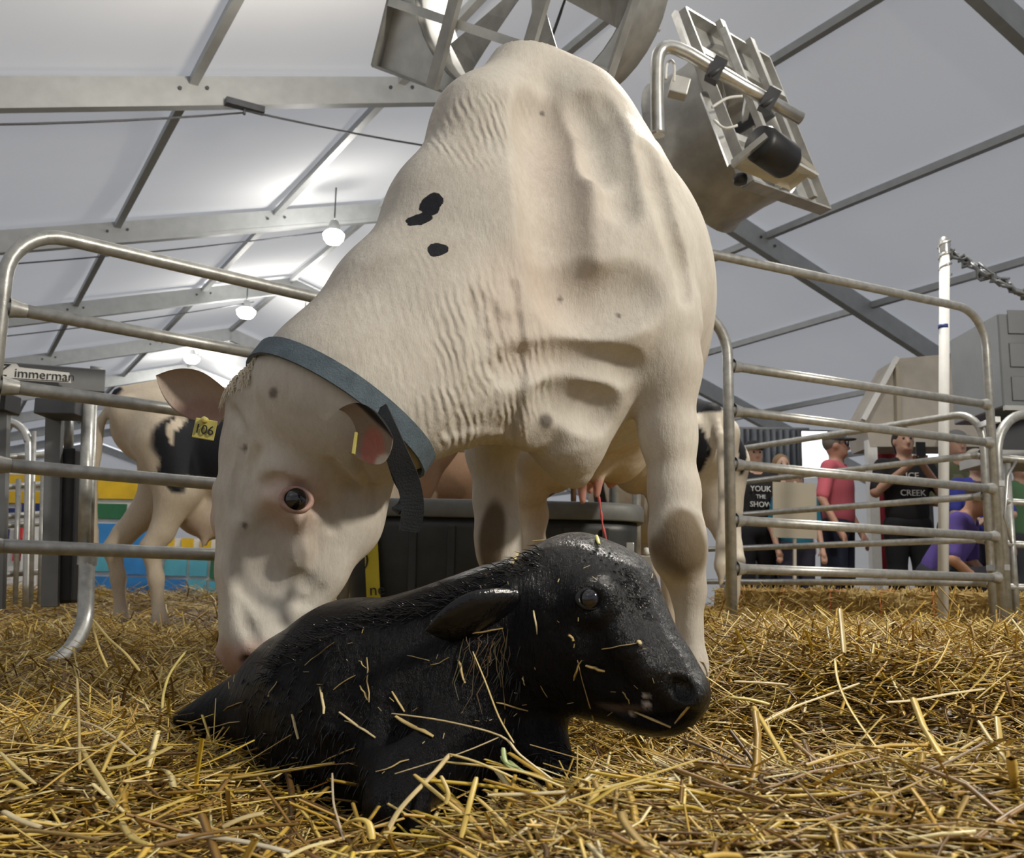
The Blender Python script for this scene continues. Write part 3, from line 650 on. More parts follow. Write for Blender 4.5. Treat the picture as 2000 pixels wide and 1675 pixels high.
    for i in range(200):
        u = g.uniform(-.02, .03); w = g.uniform(-.065, .075); p = H(u, -.02+g.uniform(-.02, .01), w); h = s.ray_out(H(.05, -.09, w*.6), (p-H(.05, -.09, w*.6)).normalized(), .3); q = H(.05, -.09, w*.6)+(p-H(.05, -.09, w*.6)).normalized()*(h-.002)
        d = (q-H(.05, -.09, w*.6)).normalized(); b.tube([q, q+d*.008+dn*.006, q+d*.010+dn*.020+l0*g.uniform(-.008, .008)], [.0014, .0011, .0004], 4, cap=False)
    tf = b.build('poll_tuft', simple('tuft_hair', (.74, .66, .52), .6, 0, .15, 60), root); tf['kind'] = 'stuff'
    st = MB(); st.tube(spline([P(1169, 968, 2.95), P(1174, 1000, 2.95), P(1178, 1030, 2.95), P(1187, 1062, 2.95)], 5), [.0035+.0015*math.sin(i*1.3) for i in range(16)], 8)
    st.build('birth_cord', simple('pink_cord', (.62, .12, .12), .3, 0, .15, 60), root)
    return root, s
M['tag'] = simple('yellow_ear_tag', (.62, .55, .16), .5, 0, .1, 30)
def text(name, body, c, size, mat, parent, R, ex=.0006, align='CENTER', shear=0.0):
    cu = bpy.data.curves.new(name, 'FONT'); cu.body = body; cu.size = size; cu.align_x = align; cu.align_y = 'CENTER'; cu.extrude = ex; cu.shear = shear; cu.resolution_u = 3
    t = bpy.data.objects.new(name, cu); me = bpy.data.meshes.new_from_object(t); bpy.data.objects.remove(t); me.materials.clear(); me.materials.append(mat)
    o = bpy.data.objects.new(name, me); COL.objects.link(o); o.parent = parent
    o.matrix_basis = Matrix.Translation(Vector(c)-worg(parent)) @ R.to_4x4(); WORG[o.name] = Vector(c); return o
RX = Matrix.Rotation(math.pi/2, 3, 'X')
cow, cowsdf = build_cow()
# ------------------------------------------------------------------ the newborn calf
def on_surf(s, x, y):
    c = Vector((0, 0, HC)); return Vector(s.hit(c, (P(x, y, 1)-c).normalized(), 3.2))
def build_calf():
    root = empty('calf', (-.1, 1.38, .05), 'wet black newborn calf lying in the straw with bits of straw on its coat', 'calf')
    s = SDF((-.66, 1.02, .0), (.40, 1.95, .47), .0048)
    A = lambda *p, k=.04: s.chain(PC(p), k)
    A((820, 1345, 1.42, 165), (700, 1370, 1.50, 176), (605, 1388, 1.60, 138), (572, 1392, 1.68, 100), k=.06)
    A((860, 1400, 1.40, 150), (720, 1430, 1.47, 150), (600, 1430, 1.58, 100), k=.06)
    A((1065, 1185, 1.36, 108), (955, 1240, 1.38, 108), (850, 1295, 1.41, 125), k=.06)
    A((1060, 1290, 1.37, 100), (960, 1340, 1.38, 120), (860, 1400, 1.39, 130), k=.05)
    A((1000, 1380, 1.36, 75), (940, 1440, 1.34, 95), k=.05)
    # head
    A((1128, 1132, 1.33, 92), (1192, 1165, 1.32, 86), k=.04)
    A((1190, 1162, 1.31, 84), (1240, 1250, 1.285, 70), (1300, 1320, 1.255, 54), (1337, 1356, 1.235, 42), k=.035)
    A((1090, 1290, 1.32, 92), (1185, 1328, 1.29, 68), (1265, 1375, 1.265, 44), (1315, 1392, 1.25, 32), k=.035)
    s.ell(P(1130, 1230, 1.31), (Rp(102, 1.31), .072, Rp(110, 1.31)), k=.04)
    s.ell(P(1352, 1352, 1.225), (Rp(26, 1.22), .034, Rp(34, 1.22)), k=.02)
    s.ell(P(1283, 1408, 1.245), (Rp(34, 1.24), .026, Rp(19, 1.24)), k=.015)
    s.ell(P(1165, 1168, 1.245), (Rp(40, 1.24), .026, Rp(30, 1.24)), k=.03)
    s.chain(PC([(1190, 1205, 1.25, 18), (1225, 1262, 1.235, 16), (1262, 1310, 1.225, 12)]), .03)
    s.ell(P(1152, 1170, 1.215), (.020, .020, .017), k=.012, sub=True)
    s.groove([(1322, 1334), (1332, 1344), (1340, 1358)], .0085, .012, .006); s.groove([(1185, 1378), (1235, 1398), (1290, 1408), (1350, 1396)], .005, .0045, .006)
    s.cap(P(1180, 1378, 1.205), P(1250, 1398, 1.205), .003, .003, .01, sub=True); s.cap(P(1250, 1398, 1.205), P(1345, 1400, 1.205), .003, .003, .01, sub=True)
    # legs
    A((830, 1400, 1.34, 98), (795, 1490, 1.26, 74), (765, 1575, 1.19, 44), k=.05)
    A((765, 1575, 1.19, 42), (800, 1600, 1.19, 34), k=.03)
    A((1010, 1400, 1.37, 62), (1040, 1445, 1.33, 40), (1066, 1478, 1.30, 30), (1088, 1500, 1.28, 24), k=.04)
    A((560, 1420, 1.60, 112), (500, 1400, 1.63, 66), (430, 1402, 1.62, 36), (350, 1403, 1.60, 12), k=.05)
    A((640, 1440, 1.44, 90), (700, 1500, 1.36, 70), (760, 1530, 1.30, 55), k=.05)
    # shallow ribs and the hollows of the shoulder
    for i in range(5): s.cap(P(650+34*i, 1250+6*i, 1.34), P(640+36*i, 1420, 1.31), .008, .008, .035)
    s.cap(P(800, 1260, 1.25), P(770, 1440, 1.25), .016, .014, .05, sub=True)
    def col(V):
        c = np.tile(np.array([.0065, .0066, .0080]), (len(V), 1)); n = smooth_noise(V, 60, 4)
        w = V+np.stack([n, n, n], 1)*.003
        for (x, y, Y, r) in ((1264, 1364, 1.2, .004), (1268, 1380, 1.2, .0045), (1243, 1396, 1.205, .005)): c = lerp(c, (.62, .55, .50), .9*near(w, P(x, y, Y), (r, .05, r*.8), .3))
        c = lerp(c, (.30, .22, .18), .6*near(w, P(1215, 1390, 1.2), (.03, .05, .006), .5))
        return c
    m = coat_mat('wet_black_coat', .3, (), .85, False, True, 0)
    gl = lambda V: np.clip(np.max([near(V, P(x, y, Y), (r, .16, r), .7) for (x, y, Y, r) in ((1180, 1070, 1.3, .05), (1240, 1130, 1.28, .05), (1275, 1200, 1.26, .045), (1310, 1270, 1.24, .04), (1350, 1330, 1.2, .03), (1100, 1050, 1.33, .04), (1010, 1110, 1.36, .04))], axis=0), 0, 1)
    body_mesh('body', s, m, root, col, {'gloss': gl})
    eyeball(P(1152, 1170, 1.238), .0150, (.12, -1, .12), root, M['lid_black'], 1.0)
    em = coat = simple('wet_black_ear', (.007, .0072, .009), .22, 0, .2, 30, .5, 90)
    eb = on_surf(s, 1000, 1180); leaf('ear', eb+Vector((.006, .012, 0)), P(828, 1226, 1.262), (.1, .75, .65), .042, .35, [em, em], root, thick=.007, droop=.03, prof=lambda t: (.62+.38*math.sin(math.pi*min(t/.5, 1)/2))*max(0, 1-max(0, (t-.45)/.55)**2.2))
    # wet locks along the back, tufts at the fetlock
    g = np.random.default_rng(9); b = MB(); cam0 = Vector((0, 0, HC))
    def lock(x, y, dx, dy, L, r):
        d = (P(x, y, 1)-cam0).normalized(); h = s.hit(cam0, d, 2.4)
        if h is None: return
        p = Vector(h); q = P(x+dx, y+dy, p.y); dd = (q-p).normalized()
        b.tube([p+Vector((0, .004, -.002)), p+dd*L*.5+Vector((0, -.004, .002)), p+dd*L], [r, r*.8, r*.15], 5, cap=False)
    for i in range(420):
        t = g.random(); x = 520+t*540; y = np.interp(x, [520, 560, 620, 700, 780, 900, 1000, 1060], [1292, 1258, 1212, 1186, 1172, 1140, 1092, 1062])+g.uniform(4, 46); lock(x, y, -60+g.uniform(-25, 25), g.uniform(-26, 34), g.uniform(.012, .03), g.uniform(.0006, .0013))
    for i in range(500):
        x = g.uniform(480, 1020); y = g.uniform(1240, 1530); lock(x, y, g.uniform(-40, 0), 60, g.uniform(.02, .045), g.uniform(.0006, .0014))
    for i in range(160):
        x = 1078+g.normal(0, 16); y = 1482+g.normal(0, 18); lock(x, y, g.uniform(-10, 60), g.uniform(0, 60), g.uniform(.015, .035), g.uniform(.0006, .0012))
    for i in range(150):
        x = g.uniform(1100, 1260); y = np.interp(x, [1100, 1180, 1260], [1050, 1058, 1150])+g.uniform(6, 60); lock(x, y, 40, 40+g.uniform(-20, 30), g.uniform(.012, .026), g.uniform(.0005, .001))
    o = b.build('wet_locks', m_lock(), root); o['kind'] = 'stuff'
    return root, s
def m_lock():
    m, t, b = newmat('wet_black_hair'); b.inputs['Base Color'].default_value = (.010, .010, .012, 1); b.inputs['Roughness'].default_value = .16; return m
calf, calfsdf = build_calf()
# ------------------------------------------------------------------ pen panels of galvanised pipe
def flare(mb, p, d, r): mb.lathe([(r*1.02, .05), (r*1.25, .02), (r*1.5, 0)], p, Vector(d).to_track_quat('Z', 'Y').to_matrix(), 12)
def panel(label, a, b, zs, r, ends=(True, True), name='pen_fence', post_r=None, corner=.16, zlow=.0, mat='galv'):
    a = Vector((a[0], a[1], 0)); b = Vector((b[0], b[1], 0)); d = (b-a).normalized(); root = empty(name, tuple(a), label, 'fence'); zt = zs[0]; up = Vector((0, 0, 1)); pr = post_r or r
    mid = a+d*corner; end = b-d*corner
    top = []
    if ends[0]: top += [a+up*zlow, a+up*(zt-corner)]+arc(a+d*corner+up*(zt-corner), math.pi, math.pi/2, corner, d, up)[1:]
    else: top += [a+up*zt]
    if ends[1]: top += arc(b-d*corner+up*(zt-corner), math.pi/2, 0, corner, d, up)+[b+up*zlow]
    else: top += [b+up*zt]
    MB().tube(top, r, 14).build('outer_frame', M[mat], root)
    for z in zs[1:]:
        m = MB(); m.tube([a+up*z, b+up*z], r*.92, 12); flare(m, a+up*z+d*pr*.8, d, r*.95); flare(m, b+up*z-d*pr*.8, -d, r*.95); m.build('rail', M[mat], root)
    return root
ld = Vector((.76, .65, 0)).normalized(); L0 = Vector((-1.44, 2.88, 0))
panel('galvanised pen panel of long round rails behind the white cow\'s head', L0-ld*.115, L0+ld*1.10, [1.383, 1.131, .894, .66, .425], .0225)
# panel right of the cow with the high top rail and the bent inner post
GA = Vector((.995, 4.4, 0)); GB = Vector((2.60, 5.2, 0)); gd = (GB-GA).normalized(); UP = Vector((0, 0, 1))
g = empty('pen_fence', tuple(GA), 'tall galvanised pen panel right of the white cow, with a high top rail', 'fence')
MB().tube([GA-gd*.62, GA-gd*.62+UP*1.72]+arc(GA-gd*.44+UP*1.72, math.pi, math.pi/2, .18, gd, UP)[1:]+arc(GB-gd*.20+UP*1.70, math.pi/2, 0, .20, gd, UP)+[GB], .0225, 14).build('outer_frame', M['galv'], g)
MB().tube([GA, GA+UP*1.42]+arc(GA-gd*.2+UP*1.42, 0, math.pi/2, .2, gd, UP)[1:]+[GA-gd*.6+UP*1.62], .025, 14).build('bent_post', M['galv'], g)
for z0, z1 in ((1.375, 1.375), (1.165, 1.165), (.915, .915), (.66, .66), (.443, .443)):
    m = MB(); m.tube([GA+UP*z0, GB+UP*z1], .0225, 12); flare(m, GA+UP*z0+gd*.022, gd, .024); flare(m, GB+UP*z1-gd*.02, -gd, .022); m.build('rail', M['galv'], g)
for z in (1.30, .95, .50):
    m = MB(); m.box(GB+Vector((.05, .12, z)), (.03, .2, .03)); m.build('hinge_lug', M['galv_l'], g)
CB = Vector((2.66, 5.42, 0)); bdir = Vector((-.52, .854, 0)).normalized()
panel('galvanised pen panel running back from the gate post in front of the spectators', CB+bdir*2.5, CB, [1.38, 1.135, .90, .66, .42], .0215)
# arched gate at the far right edge
e0 = P(1968, 1215, 5.5); e0.z = 0; e1 = e0+Vector((.9, .35, 0)); ed = (e1-e0).normalized(); g2 = empty('pen_gate', tuple(e0), 'round-topped galvanised pipe gate cut off beside the tall panel', 'gate')
MB().tube([e0, e0+UP*1.14]+arc(e0+ed*.26+UP*1.14, math.pi, math.pi/2, .26, ed, UP)[1:]+[e1+UP*1.40, ], .028, 14).build('outer_frame', M['galv'], g2)
MB().tube([e0+ed*.07, e0+ed*.07+UP*1.1], .02, 10).build('inner_post', M['galv'], g2)
for z in (1.13, .88, .64, .40): MB().tube([e0+UP*z, e1+UP*z], .02, 10).build('rail', M['galv'], g2)
MB().tube([P(1985, 900, 5.52), P(1968, 930, 5.48), P(1962, 1010, 5.47), P(1975, 1060, 5.5)], .008, 6).build('gate_chain', M['galv_l'], g2)
# white pole with cable bundle
pY = 5.85; pb = P(1837, 1190, pY); pb.z = 0; pt = P(1845, 488, pY)
pl = empty('cable_pole', tuple(pb), 'slim white pole with a blue tape ring standing behind the tall panel', 'pole')
MB().tube([pb, pt], .031, 14).build('pole', M['white'], pl)
q = P(1843, 638, pY); MB().tube([q-UP*.012, q+UP*.012], .033, 14).build('tape_ring', M['blue_tape'], pl)
m = MB(); pp = [pt+Vector((.035*math.cos(i*.9), .035*math.sin(i*.9), -.16+.0105*i)) for i in range(22)]; m.tube(pp, .009, 6); m.lathe([(.002, .09), (.03, .075), (.038, .03), (.034, -.02)], pt, n=12); m.build('wire_wrap', M['galv_l'], pl)
m = MB(); g_ = np.random.default_rng(3)
for k in range(6):
    c = [P(1850, 492, pY), P(1880, 508, pY), P(1915, 522+3*k, pY-.1), P(1950, 545, pY-.15), P(1985, 570, pY-.2), P(2040, 575, pY-.2)]
    m.tube([p+Vector(g_.normal(0, .014, 3)) for p in spline(c, 4)], .011, 6)
m.build('cable_bundle', M['hvac'], pl)
MB().tube([P(1853, 640, pY+.02), P(1851, 900, pY+.02), P(1851, 1130, pY+.02)], .006, 6).build('orange_cord', M['orange'], pl)
# ------------------------------------------------------------------ squeeze chute with the sign, left
CYc = 3.55
ch = empty('cattle_chute', (P(140, 1170, CYc).x, CYc, 0), 'grey cattle chute with a name sign and a black rubber pad behind the pen panel', 'chute')
a = P(-70, 728, CYc-.1); b2 = P(203, 748, CYc+.12); m = MB(); m.bar(a, b2, .10, .088); m.build('head_beam', M['paint_g'], ch, bevel=.004)
m = MB(); m.tube([P(176, 725, CYc+.1), P(199, 727, CYc+.12)], .022, 12); m.build('beam_roller', M['paint_g'], ch)
dv = (b2-a).normalized(); nn = Vector((dv.y, -dv.x, 0)).normalized(); Rs = Matrix((dv, nn.cross(dv)*-1, nn)).transposed()
if (Rs @ Vector((0, 1, 0))).z < 0: Rs = Matrix((dv, nn.cross(dv), nn)).transposed()
sc_ = P(60, 733, CYc-.055)
m = MB(); sg = [(-.16, .028), (-.05, .030), (-.04, .018), (.125, .012), (.135, -.026), (-.13, -.030)]
m.prism([sc_+dv*x+UP*y+nn*.045 for x, y in sg], nn*.004); sg_o = m.build('name_sign', M['white'], ch)
text('sign_text', 'immerman', sc_+dv*.045+nn*.052-UP*.005, .046, M['ink'], sg_o, Rs)
text('sign_text', 'Z', sc_-dv*.10+nn*.052, .068, M['ink'], sg_o, Rs, shear=.3)
m = MB(); m.bar(sc_-dv*.10+nn*.0495-UP*.026, sc_+dv*.125+nn*.0495-UP*.022, .002, .005, nn); m.build('sign_rule', M['ink'], sg_o)
m = MB(); m.box(P(126, 800, CYc), (.15, .16, .058)); m.build('bracket', M['steel_d'], ch, bevel=.004)
m = MB(); m.bar(P(107, 800, CYc+.1), P(98, 1185, CYc+.1), .028, .06); m.build('flat_post', M['paint_g'], ch, bevel=.003)
m = MB(); m.bar(P(138, 878, CYc+.16), P(129, 1178, CYc+.16), .085, .10, (0, 1, 0)); m.build('rubber_pad', M['rubber'], ch, bevel=.012)
m = MB(); m.tube([P(134, 790, CYc+.15), P(134, 885, CYc+.15)], .018, 10); m.build('ram', M['galv'], ch)
m = MB(); m.tube([P(172, 785, CYc), P(163, 1095, CYc)], .022, 14); m.build('round_post', M['galv'], ch)
m = MB(); m.tube([P(184, 785, CYc+.05), P(176, 1095, CYc+.05)], .011, 10); m.build('side_tube', M['galv'], ch)
m = MB(); m.tube(spline([P(170, 1085, CYc-.02), P(168, 1160, CYc-.05), P(164, 1215, CYc-.1), P(140, 1265, CYc-.25), P(100, 1302, CYc-.42)], 6), .028, 14); m.lathe([(.034, -.02), (.034, .035)], P(171, 1092, CYc-.02), n=14); m.build('bent_foot', M['galv'], ch)
m = MB(); m.box(P(8, 788, CYc+.1), (.07, .12, .07)); m.build('latch_box', M['steel_d'], ch, bevel=.004)
m = MB(); m.bar(P(2, 805, CYc+.1), P(-8, 1190, CYc+.1), .03, .06); m.build('flat_post', M['paint_g'], ch)
# alley panel behind the chute
aY = 5.3
al = empty('alley_fence', (P(40, 1170, aY).x, aY, 0), 'thin galvanised alley panel with a rounded top corner behind the chute', 'fence')
MB().tube(spline([P(-20, 822, aY), P(10, 822, aY), P(38, 832, aY), P(54, 858, aY), P(57, 900, aY), P(52, 1185, aY)], 5), .022, 12).build('outer_frame', M['galv_l'], al)
for (x, y0) in ((66, 842), (84, 930), (36, 935)): MB().tube([P(x, y0, aY), P(x-6, 1180, aY)], .014, 8).build('upright', M['galv'], al)
for y in (890, 948, 1006, 1024, 1119): MB().tube([P(-20, y+4, aY-.05), P(100, y-4, aY+.2)], .017, 8).build('rail', M['galv'], al)
# ------------------------------------------------------------------ the black stock tank
def tank():
    x0, x1, y0, y1 = -.68, .535, 3.74, 4.50; cx, cy = (x0+x1)/2, (y0+y1)/2; hx, hy = (x1-x0)/2, (y1-y0)/2
    root = empty('stock_tank', (cx, cy, 0), 'black plastic stock tank standing behind the white cow and the calf', 'tank')
    n = 64
    def ring(z, sx, sy, e=.32): return [(cx+hx*sx*abs(math.cos(a))**e*(1 if math.cos(a) >= 0 else -1), cy+hy*sy*abs(math.sin(a))**e*(1 if math.sin(a) >= 0 else -1), z) for a in [2*math.pi*(i+.5)/n for i in range(n)]]
    def loft(rings, name, mat):
        V = [p for r in rings for p in r]; Fc = []
        for i in range(len(rings)-1):
            for k in range(n): Fc.append((i*n+k, i*n+(k+1) % n, (i+1)*n+(k+1) % n, (i+1)*n+k))
        return link_mesh(name, V, Fc, mat, root, True)
    loft([ring(.0, .88, .86), ring(.02, .90, .88), ring(.30, .925, .905), ring(.32, .94, .92), ring(.56, .965, .945), ring(.60, .965, .945), ring(.60, .92, .90), ring(.05, .84, .82), ring(.04, .1, .1)], 'tank_wall', M['tank'])
    loft([ring(.60, .955, .94), ring(.60, 1.0, .99), ring(.605, 1.005, 1.0), ring(.655, 1.005, 1.0), ring(.668, .99, .985), ring(.672, .95, .93), ring(.655, .925, .905), ring(.59, .915, .895)], 'rim', M['tank_rim'])
    for i in range(7):
        x = x0+.16+i*.148; MB().bar((x, y0+.035, .05), (x, y0+.018, .57), .03, .014, (0, 1, 0)).build('rib', M['tank'], root, bevel=.004)
    m = MB(); m.box(P(1256, 1096, 3.72), (.07, .03, .045)); m.box(P(1230, 1080, 3.7), (.03, .03, .08)); m.build('valve_bracket', M['galv_l'], root, bevel=.004)
    for y in (1076, 1112, 1130):
        c = P(1263, y, 3.71); m = MB(); m.lathe([(.001, .014), (.011, .012), (.012, -.012), (.001, -.014)], c, n=10); m.build('valve_bolt', M['white'], root)
    R = Matrix.Rotation(-.09, 3, 'Y') @ Matrix.Rotation(-.0, 3, 'X'); c = P(727, 1112, 3.735); m = MB(); m.box(c, (.052, .004, .24), R); lb = m.build('warning_label', M['yellow'], root)
    text('label_text', 'ne', P(737, 1152, 3.73)+Vector((0, -.004, 0)), .062, M['ink'], lb, R @ RX)
    text('label_text', ')', P(716, 1090, 3.73)+Vector((0, -.004, 0)), .075, M['ink'], lb, R @ RX)
tank()
# ------------------------------------------------------------------ other cows
def bg_cow(label, loc, head, colf, headpose=((.78, 0, 1.18), (1.08, 0, 1.36), (1.22, 0, 1.42), (1.52, 0, 1.20)), vox=.019, scale=1.0, hs=0.0):
    root = empty('cow', loc, label, 'cow', 'dairy cows standing in the background'); root.rotation_euler = (0, 0, head); root.scale = (scale,)*3; WORG[root.name] = Vector((0, 0, 0))
    s = SDF((-1.15, -.45, 0), (1.75, .45, 1.62), vox)
    s.ell((.05, 0, 1.0), (.78, .32, .33), k=.1); s.ell((.1, 0, .90), (.55, .30, .27), k=.1); s.ell((.60, 0, 1.02), (.27, .24, .34), k=.1); s.ell((-.62, 0, 1.14), (.33, .25, .23), k=.1)
    s.chain([((.62, 0, 1.33), .06), ((0, 0, 1.30), .05), ((-.6, 0, 1.35), .06), ((-.9, 0, 1.30), .05)], .1)
    for q in (-1, 1):
        s.ell((-.48, .21*q, 1.29), (.10, .06, .06), k=.08); s.ell((-.88, .11*q, 1.20), (.06, .05, .06), k=.07)
        s.chain([((.56, .16*q, .90), .12), ((.58, .17*q, .66), .075), ((.57, .17*q, .42), .055), ((.57, .17*q, .36), .045), ((.57, .17*q, .12), .033), ((.59, .17*q, .06), .042), ((.61, .17*q, .03), .052)], .03)
        k_ = hs*q; s.chain([((-.66, .15*q, 1.05), .17), ((-.62+k_*.5, .17*q, .78), .115), ((-.74+k_, .17*q, .56), .06), ((-.79+k_, .17*q, .48), .05), ((-.75+k_, .17*q, .32), .036), ((-.72+k_, .17*q, .12), .034), ((-.70+k_, .17*q, .06), .042), ((-.68+k_, .17*q, .03), .05)], .04)
        for tx in (-.42, -.30): s.cap((tx, .06*q, .60), (tx, .07*q, .50), .022, .012, .02)
    s.ell((-.38, 0, .66), (.20, .14, .12), k=.06)
    s.chain([((-.92, 0, 1.30), .03), ((-1.0, 0, 1.15), .024), ((-1.0, 0, .75), .02), ((-.98, 0, .45), .035), ((-.98, 0, .35), .012)], .02)
    a, b, c, d = (Vector(p) for p in headpose)
    s.chain([(a-Vector((.15, 0, .1)), .22), (a, .19), (b, .13), (c, .11)], .08)
    hd = (d-c).normalized(); s.chain([(c, .105), (c+hd*.15, .10), (c+hd*.28, .075), (d, .062)], .03); s.ell(d, (.06, .068, .058), k=.03)
    s.chain([(c+Vector((.02, 0, -.12)), .07), (c+hd*.2+Vector((-.03, 0, -.08)), .06)], .04)
    sd = Vector((0, 1, 0))
    for q in (-1, 1): s.ell(c+hd*.17+sd*q*.085+Vector((.02, 0, .02)), (.04, .03, .04), k=.03)
    m = coat_mat('spotted_coat', .65, (), .2, dirt=.3)
    body_mesh('body', s, m, root, colf)
    for q in (-1, 1):
        eyeball(c+hd*.17+sd*q*.105+Vector((.02, 0, .02)), .02, sd*q, root, M['lid_black'])
        leaf('ear', c+sd*q*.09+Vector((-.01, 0, .02)), c+sd*q*.27+Vector((-.06, 0, .03)), (.6, 0, -.5), .062, .6, [M['lid_pink'], M['lid_black']], root, n=10, m=6)
    return root
def patches(base, lst, dark=BLK, wob=.03):
    def f(V):
        c = np.tile(np.array(base), (len(V), 1)); n = np.stack([smooth_noise(V, 9, 21), smooth_noise(V, 11, 22), smooth_noise(V, 10, 23)], 1)*wob+np.stack([smooth_noise(V, 40, 24)]*3, 1)*wob*.25
        for (ce, r, colr) in lst: c = lerp(c, colr or dark, near(V+n, ce, r, .06))
        c = lerp(c, (.10, .08, .06), sstep(.05, .03, V[:, 2])); c = lerp(c, (.62, .48, .38), .6*near(V, (-.38, 0, .6), (.22, .2, .14), .3))
        return c
    return f
CR1 = (.66, .57, .45)
bg_cow('white cow with a big black flank patch standing behind the left pen panel', (-1.26, 5.45, .03), .27, patches(CR1, [((-.30, -.30, 1.04), (.37, .24, .25), None), ((-.58, -.30, .86), (.075, .2, .13), None), ((-.05, -.30, .84), (.20, .2, .10), None), ((-.95, .0, 1.30), (.07, .1, .06), None), ((-.56, -.30, 1.14), (.022, .3, .14), CR1), ((.95, 0, 1.0), (.30, .5, .38), (.20, .12, .075)), ((.35, 0, 1.33), (.13, .2, .05), None)]), ((.78, 0, 1.18), (1.05, .02, 1.40), (1.16, .02, 1.47), (1.46, .0, 1.27)), scale=1.0, hs=-.11)
bg_cow('black and white cow standing behind the tall panel\'s bent post', (.93, 6.22, .03), 1.78, patches((.72, .66, .56), [((-.80, .0, 1.37), (.3, .18, .10), None), ((-.85, .13, 1.02), (.3, .10, .19), None), ((-.9, -.24, 1.12), (.3, .05, .13), None), ((.25, .3, .9), (.22, .3, .5), None), ((.95, 0, 1.3), (.4, .4, .4), None)]), scale=1.0)
bg_cow('brown cow standing behind the black stock tank', (-.55, 6.95, .03), 3.14, patches((.20, .115, .065), [((.0, .3, .95), (.05, .2, .3), (.5, .38, .28))], (.05, .03, .02)))
ta = P(700, 1100, 4.68); ta.z = 0; tb = P(1243, 1100, 5.0); tb.z = 0
panel('low galvanised pen panel close behind the black stock tank', ta, tb, [1.02, .70, .40], .022)
# ------------------------------------------------------------------ hanging ventilation fans
def fan(label, C, ex, ey, size, drum_d, ring_f=.46):
    ex = Vector(ex).normalized(); ey = Vector(ey); ey = (ey-ex*ey.dot(ex)).normalized(); n = ex.cross(ey).normalized()   # n = towards the drum, away from the motor
    C = Vector(C); root = empty('barn_fan', tuple(C), label, 'fan'); R = Matrix((ex, ey, n)).transposed(); h = size/2; rr = size*ring_f
    Q = lambda x, y, z=0: C+ex*x+ey*y+n*z
    # square orifice plate with a round opening
    V = []; Fc = []; k = 64
    for i in range(k):
        a = 2*math.pi*i/k; ca, sa = math.cos(a), math.sin(a); f = h/max(abs(ca), abs(sa)); V += [Q(rr*ca, rr*sa), Q(f*ca, f*sa)]
    for i in range(k): j = (i+1) % k; Fc.append((2*i, 2*i+1, 2*j+1, 2*j))
    o = link_mesh('orifice_plate', V, Fc, M['fan_l'], root); md = o.modifiers.new('t', 'SOLIDIFY'); md.thickness = .004
    for (a, b2) in (((-h, -h), (h, -h)), ((h, -h), (h, h)), ((h, h), (-h, h)), ((-h, h), (-h, -h))):
        MB().bar(Q(*a, -.03), Q(*b2, -.03), .012, .07, n).build('frame_edge', M['fan'], root)
    prof = [(rr, .0), (rr*.985, .05), (rr*.97, drum_d*.5), (rr*.99, drum_d), (rr*1.04, drum_d+.04)]
    m = MB(); m.lathe(prof, C, R, 48); o = m.build('shroud', M['fan'], root); md = o.modifiers.new('t', 'SOLIDIFY'); md.thickness = .006
    for s in (-1, 1):
        MB().bar(Q(s*h*.36, -h, -.09), Q(s*h*.36, h, -.09), .05, .035, n).build('strut', M['fan'], root)
        MB().bar(Q(-h, s*h*.50, -.05), Q(h, s*h*.50, -.05), .04, .03, n).build('strut', M['fan_l'], root)
    for s in (-1, 1): MB().bar(Q(s*h*.36, -h*.1, -.09), Q(0, -h*.02, .05), .03, .03, n).build('brace', M['fan_l'], root)
    m = MB(); m.lathe([(.001, -.16), (.05, -.16), (.055, -.06), (.03, -.05), (.03, .10), (.001, .10)], Q(0, 0, .05), R, 18); m.build('hub', M['steel_d'], root)
    for i in range(6):
        a = 2*math.pi*i/6; d = ex*math.cos(a)+ey*math.sin(a); t = -ex*math.sin(a)+ey*math.cos(a); V = []; Fc = []
        for q in range(7):
            f = q/6; r0 = .05+(rr*.93-.05)*f; w = .05+.07*f; tw = .75-.4*f
            for (sgn, th) in ((-1, -.002), (1, -.002), (1, .002), (-1, .002)): V.append(C+d*r0+t*(w*sgn*math.cos(tw))+n*(drum_d*.45+w*sgn*math.sin(tw)+th))
        for q in range(6):
            for c in range(4): Fc.append((q*4+c, q*4+(c+1) % 4, q*4+4+(c+1) % 4, q*4+4+c))
        Fc += [(3, 2, 1, 0), (24, 25, 26, 27)]
        link_mesh('blade', V, Fc, M['fan'], root)
    return root, Q, n
fa, fb, fd = P(1320, 30, 4.5), P(1485, 125, 5.24), P(1450, 365, 4.46)
r2, Q2, n2 = fan('galvanised barn fan with a black motor and pipe hanger over the white cow\'s back, right', (fb+fd)/2, fb-fa, fd-fa, (fb-fa).length, .34)
MB().prism([P(1428, 326, 4.35), P(1502, 262, 4.25), P(1590, 335, 4.32), P(1545, 372, 4.42)], (.012, -.006, .012)).build('motor_plate', M['fan_l'], r2)
mo = P(1512, 298, 4.22); m = MB(); md_ = (P(1545, 320, 4.30)-P(1480, 275, 4.16)).normalized(); m.lathe([(.001, -.12), (.075, -.12), (.088, -.09), (.088, .085), (.07, .11), (.02, .115), (.018, .15), (.001, .15)], mo, md_.to_track_quat('Z', 'Y').to_matrix(), 20); m.build('motor', M['black'], r2)
m = MB(); m.lathe([(.001, -.02), (.03, -.02), (.034, .0), (.03, .02), (.001, .02)], P(1446, 350, 4.3), n=14); m.build('pulley', M['black'], r2)
MB().bar(P(1552, 322, 4.3), P(1592, 345, 4.35), .05, .012).build('bracket', M['fan_l'], r2)
